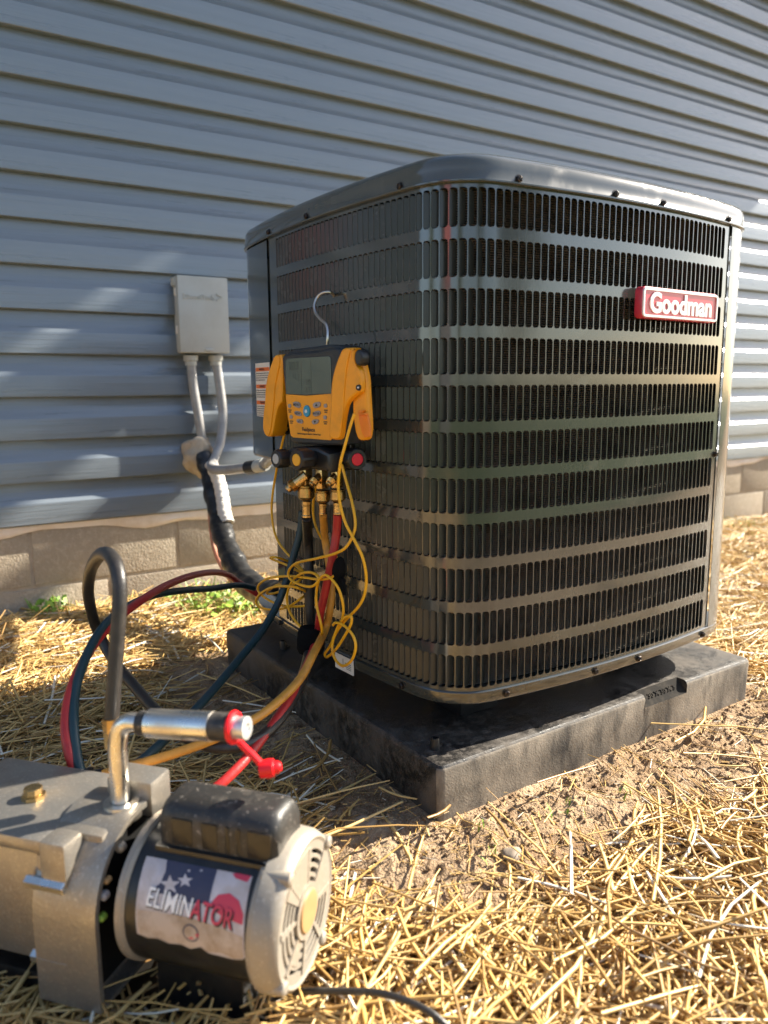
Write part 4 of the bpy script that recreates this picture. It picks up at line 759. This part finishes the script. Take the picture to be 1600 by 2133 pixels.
lpatch([(.69, .62), (.74, .72), (.84, .76), (.93, .70), (.985, .56), (.985, .44), (.9, .46), (.78, .50), (.70, .55)], 'lbl_red', .0006, 'flag_stripe', pl)
lpatch([(.82, .985), (.86, .94), (.97, .92), (.99, 1), (.85, 1)], 'lbl_red', .0006, 'flag_stripe', pl)
lpatch(ring_(.075), 'lbl_blue', .0007, 'emblem', pl); lpatch(ring_(.062), 'lbl_tan', .0009, 'emblem', pl); lpatch([(.56, .21), (.58, .17), (.60, .23)], 'lbl_red', .0011, 'emblem_mark', pl); lpatch([(.49, .14), (.55, .14), (.53, .17)], 'lbl_red', .0011, 'emblem_mark', pl)
def star(cx_, cy_, r_, rot_=0.):
    return [(cx_ + (r_ if k % 2 == 0 else r_ * .42) * math.cos(rot_ + math.pi * k / 5 + math.pi / 2), cy_ + 1.15 * (r_ if k % 2 == 0 else r_ * .42) * math.sin(rot_ + math.pi * k / 5 + math.pi / 2)) for k in range(10)]
for cx_, cy_, r_ in ((.29, .72, .10), (.42, .80, .075), (.13, .90, .09), (.17, .80, .025), (.43, .92, .02), (.54, .95, .018)): lpatch(star(cx_, cy_, r_, .2), 'lbl_light', .0009, 'flag_star', pl)
mb = MB()
def letter_map(x, y, o): u_ = .50 + x / .120 + (y / .075) * .10; v_ = .50 - .085 * (u_ - .5) + y / .073; return LB(u_, v_, .0012)
text_mesh(mb, 'ELIMINATOR', .0235, lambda x, y, o: letter_map(x + .0010, y - .0012, o), 0, .0004, sx=.72, sub=.004); mb.build('lettering_shadow', 'ink', pl)
def letter_map2(x, y, o): p_ = letter_map(x, y, o); c_ = PCY(0, 0, 0); return Vector(p_) + (PSd * .0004) + Vector((0, 0, .0002))
def twidth(t):
    c_ = bpy.data.curves.new('w', 'FONT'); c_.body = t; c_.size = .0235; o_ = bpy.data.objects.new('w', c_); COL.objects.link(o_); bpy.context.view_layer.update(); w_ = o_.dimensions.x * .72; bpy.data.objects.remove(o_); bpy.data.curves.remove(c_); return w_
EL0 = -twidth('ELIMINATOR') / 2; EL1 = -EL0 - twidth('ATOR')
mb = MB(); text_mesh(mb, 'ELIMIN', .0235, lambda x, y, o: letter_map2(x + EL0, y, o), 0, .0003, sx=.72, align='LEFT', sub=.004); mb.build('brand_lettering', 'white', pl)
mb = MB(); text_mesh(mb, 'ATOR', .0235, lambda x, y, o: letter_map2(x + EL1, y, o), 0, .0003, sx=.72, align='LEFT', sub=.004); mb.build('brand_lettering', 'lbl_red', pl)
# aluminium housing arch
def arch(r, zc, zb, n=18): return [(-r, zb)] + [(r * math.cos(math.pi - math.pi * k / n), zc + r * math.sin(math.pi * k / n)) for k in range(n + 1)] + [(r, zb)]
PMs = lambda s_, z, o: PM(o, s_, z)
A0 = arch(.085, .0, -.093); A1 = arch(.079, .0, -.088); mb = MB()
mb.grid([[PMs(s_, z, t_) for s_, z in (A0 if k_ == 0 else A1)] for t_, k_ in ((.262, 0), (.1905, 0), (.188, 0), (.188, 1), (.205, 1))], close_u=True); mb.add([PMs(s_, z, .205) for s_, z in A1], [tuple(range(len(A1)))]); mb.build('housing_arch', 'alu', pump, 0, 30)
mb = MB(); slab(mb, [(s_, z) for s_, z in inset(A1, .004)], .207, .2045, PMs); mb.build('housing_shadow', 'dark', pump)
mb = MB(); rbox(mb, (.262, -.062, -.064), (.420, .070, .066), .005, PM); ob = mb.build('oil_case', 'alu', pump)
mb = MB(); rbox(mb, (.256, -.066, .060), (.425, .074, .076), .005, PM); mb.build('oil_case_lid', 'alu', pump)
mb = MB(); rbox(mb, (.222, .050, .028), (.254, .080, .080), .006, PM); mb.build('side_boss', 'alu', pump)
mb = MB(); rbox(mb, (.2555, .060, -.060), (.262, .0735, .060), .002, PM); mb.build('gasket_rib', 'alu', pump)
mb = MB(); rbox(mb, (.183, -.050, .064), (.240, -.012, .104), .005, PM); mb.build('valve_block', 'alu', pump)
mb = MB(); rbox(mb, (.200, -.040, .060), (.262, .050, .0765), .006, PM); mb.build('intake_saddle', 'alu', pump)
for z in (.034, -.049):
    mb = MB(); lathe(mb, [(0, .0066), (.045, .0066), (.046, .0058)], axis_map(PM(.270, .079, z), PA), 6, (True, True)); mb.build('case_bolt', 'alubr', pump, 0, 20)
mb = MB(); lathe(mb, [(0, .013), (.004, .013), (.005, .010), (.012, .010), (.0125, .009)], axis_map(PM(.322, .006, .076), (0, 0, 1)), 8, (True, True)); mb.build('oil_fill_cap', 'brass', pump, 0, 25)
mb = MB(); lathe(mb, [(0, .022), (.010, .022), (.012, .019), (.016, .0185), (.0165, .011)], axis_map(PM(.213, .0, .070), (0, 0, 1)), 28, (False, False)); mb.build('intake_collar', 'alubr', pump)
tp_ = [(.2135, 0, .078), (.2135, 0, .100), (.2130, 0, .125), (.2125, 0, .150), (.2075, 0, .168), (.196, 0, .1775), (.180, 0, .1785), (.170, 0, .1792)]
mb = MB(); tube(mb, [PM(*p_) for p_ in tp_], .0100, 18); hd = mb.build('handle_pipe', 'alubr', pump)
hA = Vector(PM(.183, 0, .1785)); hB = Vector(PM(.060, 0, .1885)); hD = (hB - hA)
def seg(f0, f1, r, m_, nm, par, prof=None): 
    mb = MB(); L_ = hD.length; lathe(mb, prof or [(f0 * L_, r * .85), (f0 * L_ + .0006, r), (f1 * L_ - .0006, r), (f1 * L_, r * .85)], axis_map(hA, hD), 28, (True, True)); return mb.build(nm, m_, par)
seg(.0, .10, .0128, 'mdust', 'handle_band', pump); seg(.095, .70, .0150, 'alubr', 'handle_grip', pump); seg(.695, .86, .0142, 'mdust', 'handle_band', pump)
L_ = hD.length; seg(0, 0, 0, 'pvcc', 'flare_fitting', pump, [(.85 * L_, .012), (.90 * L_, .0118), (.93 * L_, .0105), (.96 * L_, .0115), (1.005 * L_, .0115), (1.01 * L_, .0095), (1.01 * L_, .005), (.99 * L_, .004)])
mb = MB(); mp = axis_map(hA, hD); tube(mb, [mp(.885 * L_, .0140 * math.cos(t_), .0140 * math.sin(t_)) for t_ in np.linspace(0, 2 * math.pi, 30)], .0030, 8, False, 0)
rc_ = tag(mb.build('red_dust_cap', 'redcap'), 'bright red rubber cap dangling by its strap from the pump handle end', 'cap')
cs = [[-0.3301, -0.0908, 0.1671], [-0.3259, -0.0985, 0.1613], [-0.3209, -0.1055, 0.155], [-0.3164, -0.1111, 0.1482], [-0.3129, -0.1146, 0.1425]]
mb = MB(); tube(mb, cs, .0036, 10); mb.build('cap_strap', 'redcap', rc_)
mb = MB(); cc_ = Vector(cs[-1]); lathe(mb, [(-.006, .004), (-.005, .0085), (.004, .0095), (.009, .0090), (.010, .0065), (.014, .0060), (.0165, .004), (.017, .0)], axis_map(cc_, (.62, -.40, .10)), 18, (True, False)); mb.build('cap_plug', 'redcap', rc_)
# capacitor cover
def capprof(w_, z0, z1, r):
    return [(-w_, z0)] + [(-w_ + r - r * math.cos(math.radians(a_)), z1 - r + r * math.sin(math.radians(a_))) for a_ in range(0, 91, 15)] + [(w_ - r + r * math.sin(math.radians(a_)), z1 - r + r * math.cos(math.radians(a_))) for a_ in range(0, 91, 15)] + [(w_, z0)]
mb = MB(); PR = capprof(.031, .058, .1135, .022)
def ctr(P_, f): cs_ = 0; cz = .09; return [(x * f, .06 + (z - .06) * (f + .0)) for x, z in P_]
rows = [[PMs(x, z, t_) for x, z in ctr(PR, f)] for t_, f in ((.016, .55), (.017, .86), (.021, .96), (.028, 1), (.135, 1), (.142, .97), (.147, .88), (.148, .6))]
mb.grid(rows, close_u=True); mb.add(rows[0], [tuple(range(len(PR)))]); mb.add(rows[-1], [tuple(range(len(PR)))]); cc = mb.build('capacitor_cover', 'mdust', pump, 0, 40)
mb = MB()
for t0, t1 in ((.022, .048), (.055, .060), (.067, .072), (.080, .098), (.108, .132)): rbox(mb, (t0, .026, .070), (t1, .0318, .098), .002, PM)
mb.build('cover_ribs', 'mblack', cc)
mb = MB(); rbox(mb, (.012, -.034, .058), (.150, .036, .068), .003, PM); mb.build('cover_flange', 'mblack', pump)
# base
mb = MB(); rbox(mb, (.030, -.055, -.128), (.205, .055, -.112), .004, PM); rbox(mb, (.06, -.030, -.114), (.16, .030, -.060), .004, PM); mb.build('base_foot', 'mblack', pump)
mb = MB(); rbox(mb, (.215, -.06, -.128), (.40, .060, -.090), .004, PM); mb.build('base_block', 'mblack', pump)
CP_ = [[-0.3022, -0.143, -0.096], [-0.2906, -0.1613, -0.0874], [-0.2666, -0.1881, -0.08], [-0.2436, -0.2148, -0.0744], [-0.2258, -0.239, -0.0748], [-0.2128, -0.2608, -0.079], [-0.2047, -0.2802, -0.0878], [-0.1999, -0.3098, -0.0979]]
pcd = tag(tube(MB(), CP_, .0036, 10).build('power_cord', 'hblack'), 'thin black power cord leaving the motor end across the straw', 'cord')

# ------------------------------------------------------------------ straw
def straw_mesh(name, n, region, Lr, Wr, lift, dens, tilt=.10, seed=1, pale=.085, segs=3):
    g = np.random.default_rng(seed); x0, x1, y0, y1 = region; x = g.uniform(x0, x1, n); y = g.uniform(y0, y1, n)
    k = g.uniform(0, 1, n) < dens(x, y); x, y = x[k], y[k]; n = len(x)
    L = g.uniform(*Lr, n) * g.choice([1., 1., .6, .35], n); W = Wr[0] + (Wr[1] - Wr[0]) * g.uniform(0, 1, n) ** 1.8; th = g.normal(.35, 1.05, n); tl = g.normal(0, tilt, n)
    steep = g.uniform(0, 1, n) < .025; tl = np.where(steep, g.uniform(.25, .6, n), tl)
    bend = g.normal(0, .10, n) * L; kink = np.where(g.uniform(0, 1, n) < .12, g.normal(0, .22, n), 0) * L * .5
    dx, dy = np.cos(th), np.sin(th); zc = g.uniform(0, 1, n) ** 1.4 * lift
    S = np.linspace(-.5, .5, segs + 1); V = np.zeros((n, segs + 1, 3, 3), np.float32)
    for i, s_ in enumerate(S):
        u = s_ * L; off = bend * (1 - 4 * s_ * s_) * .5 + kink * abs(s_) * 1.0
        px, py = x + dx * u - dy * off, y + dy * u + dx * off
        gz = gh(px, py); gc = gh(x, y); z = np.maximum(gc + zc + u * np.sin(tl) + .5 * abs(bend) * .3, gz + .0008 + W * .4)
        z = np.where(np.abs(u) * 0 + (z - gz) > lift * 1.5, gz + lift * 1.5 + (z - gz - lift * 1.5) * np.where(steep, 1, .25), z)
        w_ = W * (1 - .25 * (i == segs))
        for j, (a_, b) in enumerate(((-.5, 0), (.5, 0), (.08, .34))):
            V[:, i, j, 0] = px - dy * w_ * a_; V[:, i, j, 1] = py + dx * w_ * a_; V[:, i, j, 2] = z + w_ * b
    nv = (segs + 1) * 3; base = (np.arange(n) * nv)[:, None]; F = []
    for i in range(segs):
        for j in range(3): a_, b = i * 3 + j, i * 3 + (j + 1) % 3; F.append([a_, b, b + 3, a_ + 3])
    F = np.array(F); Q = (base[:, :, None] + F[None]).reshape(-1, 4).astype(np.int32)
    me = bpy.data.meshes.new(name); me.vertices.add(n * nv); me.vertices.foreach_set('co', V.reshape(-1)); me.loops.add(Q.size); me.loops.foreach_set('vertex_index', Q.ravel())
    me.polygons.add(len(Q)); me.polygons.foreach_set('loop_start', np.arange(0, Q.size, 4, dtype=np.int32)); me.polygons.foreach_set('loop_total', np.full(len(Q), 4, np.int32)); me.update()
    t_ = g.uniform(0, 1, n)[:, None]; c1_, c2_, c3_ = np.array([.56, .335, .095]), np.array([.72, .50, .21]), np.array([.26, .145, .05]); col = c1_ * (1 - t_) + c2_ * t_
    dk = (g.uniform(0, 1, n) < .26)[:, None]; col = np.where(dk, c3_ + (c1_ - c3_) * t_ * .6, col); pl_ = (g.uniform(0, 1, n) < pale)[:, None]; col = np.where(pl_, np.array([.80, .74, .60]), col)
    ca = me.color_attributes.new('Col', 'FLOAT_COLOR', 'POINT'); C4 = np.ones((n, nv, 4), np.float32); C4[:, :, :3] = col[:, None, :]
    ca.data.foreach_set('color', C4.ravel()); o = link(name, me, 'straw'); return o
PMi = Matrix((( -PA.x, PSd.x), (-PA.y, PSd.y))); 
def pump_t(x, y): return -((x - PC.x) * PA.x + (y - PC.y) * PA.y), (x - PC.x) * PSd.x + (y - PC.y) * PSd.y
def dens(x, y):
    d = pad_dist(x, y); s_ = .145 + .06 * fbm(x, y, 5, 2, 41); p_ = np.clip((d - s_) / .06, 0, 1) ; p_ = np.where(d < .012, 0, np.maximum(p_, .018))
    # bare sand in front of the near corner and along the left side
    bare = (fbm(x, y, 3.1, 2, 77) > .32) & (d < .5); p_ = np.where(bare, p_ * .35, p_); t_, s2 = pump_t(x, y)
    under = (t_ > .0) & (t_ < .42) & (np.abs(s2) < .065); p_ = np.where(under, p_ * .05, p_)
    return np.where(y > WY - .03 - .028 * x, 0, p_)
def dens_far(x, y): return np.where(pad_dist(x, y) < .3, 0, dens(x, y))
tag(straw_mesh('straw', 80000, (-1.0, 1.3, -.62, 1.44), (.05, .27), (.0026, .0064), .034, dens, seed=3), kind='stuff')
tag(straw_mesh('straw_chaff', 170000, (-.9, 1.3, -.62, 1.44), (.008, .045), (.0009, .0026), .022, lambda x, y: np.maximum(dens(x, y), .10 * (pad_dist(x, y) > .012)) * (y < WY - .05), seed=4, segs=1), kind='stuff')
tag(straw_mesh('straw_beyond', 30000, (1.3, 5.5, -1.0, 1.40), (.06, .25), (.0035, .007), .035, dens, seed=5, pale=.10), kind='stuff')
tag(straw_mesh('straw_sparse', 9000, (-3.5, -1.0, -2.5, 1.44), (.08, .25), (.004, .008), .03, dens, seed=6), kind='stuff')

# crumbs of sand thrown up against the pad
g_ = np.random.default_rng(21); n_ = 26000; x = g_.uniform(-.35, 1.05, n_); y = g_.uniform(-.32, .6, n_); d = pad_dist(x, y); k_ = (d > .004) & (g_.uniform(0, 1, n_) < np.exp(-(d / .12) ** 2)); x, y = x[k_], y[k_]; n_ = len(x)
r_ = .0009 + .0032 * g_.uniform(0, 1, n_) ** 4; z = gh(x, y) + r_ * .4; oc = np.array([(1, 0, 0), (0, 1, 0), (-1, 0, 0), (0, -1, 0), (0, 0, 1), (0, 0, -1)], float); V = np.stack([x, y, z], 1)[:, None, :] + oc[None] * r_[:, None, None] * g_.uniform(.6, 1.3, (n_, 6, 1))
fc_ = np.array([(0, 1, 4), (1, 2, 4), (2, 3, 4), (3, 0, 4), (1, 0, 5), (2, 1, 5), (3, 2, 5), (0, 3, 5)]); Q = (np.arange(n_)[:, None, None] * 6 + fc_[None]).reshape(-1, 3).astype(np.int32)
me = bpy.data.meshes.new('sand_crumbs'); me.vertices.add(n_ * 6); me.vertices.foreach_set('co', V.astype(np.float32).ravel()); me.loops.add(Q.size); me.loops.foreach_set('vertex_index', Q.ravel()); me.polygons.add(len(Q)); me.polygons.foreach_set('loop_start', np.arange(0, Q.size, 3, dtype=np.int32)); me.polygons.foreach_set('loop_total', np.full(len(Q), 3, np.int32)); me.update()
tag(link('sand_crumbs', me, 'soil'), kind='stuff')
# pebbles in the sand
for i, (x, y, r_) in enumerate(((.04, -.105, .012), (.36, -.135, .010), (-.085, .06, .014), (.55, -.155, .008), (-.21, .37, .010))):
    bm = bmesh.new(); bmesh.ops.create_icosphere(bm, subdivisions=3, radius=1); mb = MB(); gz = float(gh(x, y))
    for v_ in bm.verts: c_ = v_.co; n_ = 1 + .18 * math.sin(c_.x * 3 + i) * math.cos(c_.y * 3.7 + i * 2); v_.co = Vector((x + c_.x * r_ * n_ * 1.2, y + c_.y * r_ * n_, gz + r_ * .25 + c_.z * r_ * n_ * .7))
    mb.add([v_.co for v_ in bm.verts], [[v_.index for v_ in f.verts] for f in bm.faces]); bm.free()
    tag(mb.build('pebble', 'stone'), ('small pale pebble in the sand just off the near pad corner', 'pebble in the sand in front of the pad mould mark', 'rounded pebble in the shaded sand left of the pad', 'tiny pebble at the straw edge right of the pad front', 'pebble among straw behind the loose hoses')[i], 'pebble', 'pebbles in the sand round the pad')

# ------------------------------------------------------------------ weeds by the foundation
def blades(mb, cx_, cy_, n, h, sp, wd, seed):
    g = random.Random(seed)
    for _ in range(n):
        a_ = g.uniform(0, 6.283); r_ = sp * g.random() ** .6; x, y = cx_ + r_ * math.cos(a_), min(cy_ + r_ * math.sin(a_), WY - .02 - .028 * cx_); z = float(gh(x, y)); hh = h * g.uniform(.4, 1); ln = g.uniform(.1, .8) * hh; b = g.uniform(0, 6.283); w_ = wd * g.uniform(.6, 1.3)
        pts = []
        for f, ww in ((0, .5), (.4, 1), (.75, .8), (1, .05)): pts.append((Vector((x + ln * f * f * math.cos(b), y + ln * f * f * math.sin(b), z + hh * (f - .18 * f * f))), ww * w_))
        sx_, sy_ = -math.sin(b), math.cos(b); mb.grid([[c_ + Vector((sx_, sy_, 0)) * ww, c_ - Vector((sx_, sy_, 0)) * ww] for c_, ww in pts])
    return mb
def leafy(mb, cx_, cy_, n, h, sp, sz, seed):
    g = random.Random(seed)
    for _ in range(n):
        a_ = g.uniform(0, 6.283); r_ = sp * g.random() ** .6; x, y = cx_ + r_ * math.cos(a_), min(cy_ + r_ * math.sin(a_), WY - .025 - .028 * cx_); z = float(gh(x, y)) + h * g.random(); nrm = Vector((g.gauss(0, .6), g.gauss(-.4, .5), 1)).normalized(); u = nrm.orthogonal().normalized(); v_ = nrm.cross(u); s_ = sz * g.uniform(.6, 1.3); c_ = Vector((x, y, z))
        mb.add([c_ + (u * math.cos(k * math.pi / 3) * (1.25 if k % 2 else .9) + v_ * math.sin(k * math.pi / 3) * .8) * s_ - nrm * (0 if k % 2 else .15) * s_ for k in range(6)], [(0, 1, 2, 3, 4, 5)])
    return mb
wd = [[-0.2261, 1.454], [0.2246, 1.2006], [0.1179, 1.3246], [0.1894, 1.2734], [0.2913, 1.2005], [0.0133, 1.3995]]
for i, ((x, y), lb, n_, h_, sp_, sz_) in enumerate(zip(wd, ('bright green leafy weed at the foot of the blocks at far left', 'yellow green weed patch beside the lower end of the line set', 'thin grassy weed below the red hose arch', 'tall grassy weed between red hose and line set', 'leafy weed in front of the pad back corner', 'small weed right of the black hose loop'), (60, 130, 60, 90, 90, 40), (.06, .05, .05, .07, .04, .03), (.05, .11, .08, .10, .08, .05), (.010, .011, .006, .007, .010, .007))):
    mb = MB(); leafy(mb, x, y, n_, h_, sp_, sz_, i + 3); blades(mb, x, y, n_, h_ * 1.5, sp_ * 1.2, .0022, i + 30); tag(mb.build('weed', 'grass'), lb, 'weed', 'weeds along the foundation')
mb = MB()
g_ = random.Random(5)
for _ in range(150):
    x = g_.uniform(-.6, 5); y = WY - .03 - .028 * x - abs(g_.gauss(0, .10 if x < 1.4 else .18)); blades(mb, x, y, 14, .05, .05, .002, g_.random())
for _ in range(40): x, y = g_.uniform(-.6, 1.0), g_.uniform(-.45, -.05); blades(mb, x, y, 4, .022, .02, .0015, g_.random())
tag(mb.build('grass', 'grass'), kind='stuff')

# ------------------------------------------------------------------ out of frame: what shades the wall and what the paint mirrors
blk = thing('sun_blocker', 'added unseen timber frame beyond the right edge, shaped to shade the siding', 'sun_blocker', (4.5, 1.3, -.2))  # added out of view; heights and gaps shaped to cast the siding's sun streaks
def pbeam(z0, z1, nm, x0=6.0, x1=6.12, ya=.62): mb = MB(); rbox(mb, (x0, ya, z0), (x1, 1.30, z1), .004); mb.build(nm, 'wood', blk)
def pb2(z0, z1, nm, ya, yb): mb = MB(); rbox(mb, (4.5, ya, z0), (4.56, yb, z1), .004); mb.build(nm, 'wood', blk)
for z0, z1 in ((3.22, 3.335), (3.52, 3.85), (3.925, 6.2)): pb2(z0, z1, 'beam', .56, .758)
pb2(3.515, 3.93, 'post', .675, .7585)
pb2(2.45, 6.2, 'blocker_board', .762, 1.30)
rfl = thing('reflection_block', 'added unseen red block far to the left, shaped to mirror in the louvres', 'reflection_block', (-7.5, -2, -.15))  # added out of view; red part sized for its reflection in the upper louvres
mb = MB(); rbox(mb, (-11.0, -5.2, -.15), (-8.2, -2.0, 1.9), .01); mb.build('lower_wall', 'roof', rfl)
mb = MB(); rbox(mb, (-10.98, -4.8, 1.9), (-8.0, -2.9, 3.05), .01); mb.build('upper_wall', 'reflection_block', rfl)
mb = MB(); mb.add([(-11.2, -5.4, 3.06), (-7.8, -5.4, 3.06), (-7.8, -1.8, 3.06), (-11.2, -1.8, 3.06), (-9.5, -5.4, 3.7), (-9.5, -1.8, 3.7)], [(0, 1, 4), (1, 2, 5, 4), (2, 3, 5), (3, 0, 4, 5), (0, 3, 2, 1)]); mb.build('roof', 'roof', rfl)
def tree(x, y, h, sp, seed, lb):
    g = random.Random(seed); t_ = thing('tree', lb, 'tree', (x, y, -.2), 'trees across the yard')
    mb = MB(); tube(mb, [(x, y, -.3), (x + .1, y, h * .25), (x - .05, y + .1, h * .55), (x, y, h * .8)], .16, 10, rf=lambda f: 1.2 - .9 * f)
    for k in range(6): a_ = g.uniform(0, 6.28); zz = h * g.uniform(.3, .6); tube(mb, [(x, y, zz), (x + sp * .5 * math.cos(a_), y + sp * .5 * math.sin(a_), zz + h * .15)], .05, 6, smooth=2)
    mb.build('trunk', 'bark', t_); mb = MB(); cl = [(x + g.gauss(0, sp * .45), y + g.gauss(0, sp * .45), h * g.uniform(.35, .95)) for _ in range(26)]
    for c_ in cl:
        for _ in range(150):
            p_ = Vector(c_) + Vector((g.gauss(0, .45), g.gauss(0, .45), g.gauss(0, .38))); n_ = Vector((g.gauss(0, 1), g.gauss(0, 1), g.gauss(0, 1))).normalized(); u = n_.orthogonal().normalized() * .11; v_ = n_.cross(u)
            mb.add([p_ - u, p_ - v_ * .7, p_ + u, p_ + v_ * .7], [(0, 1, 2, 3)])
    mb.build('crown', 'tree', t_)
tree(-16, -18, 7.5, 2.2, 1, 'broad leafy tree far behind the viewer on the left'); tree(-3, -24, 8.5, 2.6, 2, 'tall leafy tree far behind the viewer'); tree(12, -22, 7, 2.2, 3, 'leafy tree far behind the viewer on the right'); tree(-22, 2, 8, 2.3, 4, 'leafy tree beyond the yard at the left of the red block')
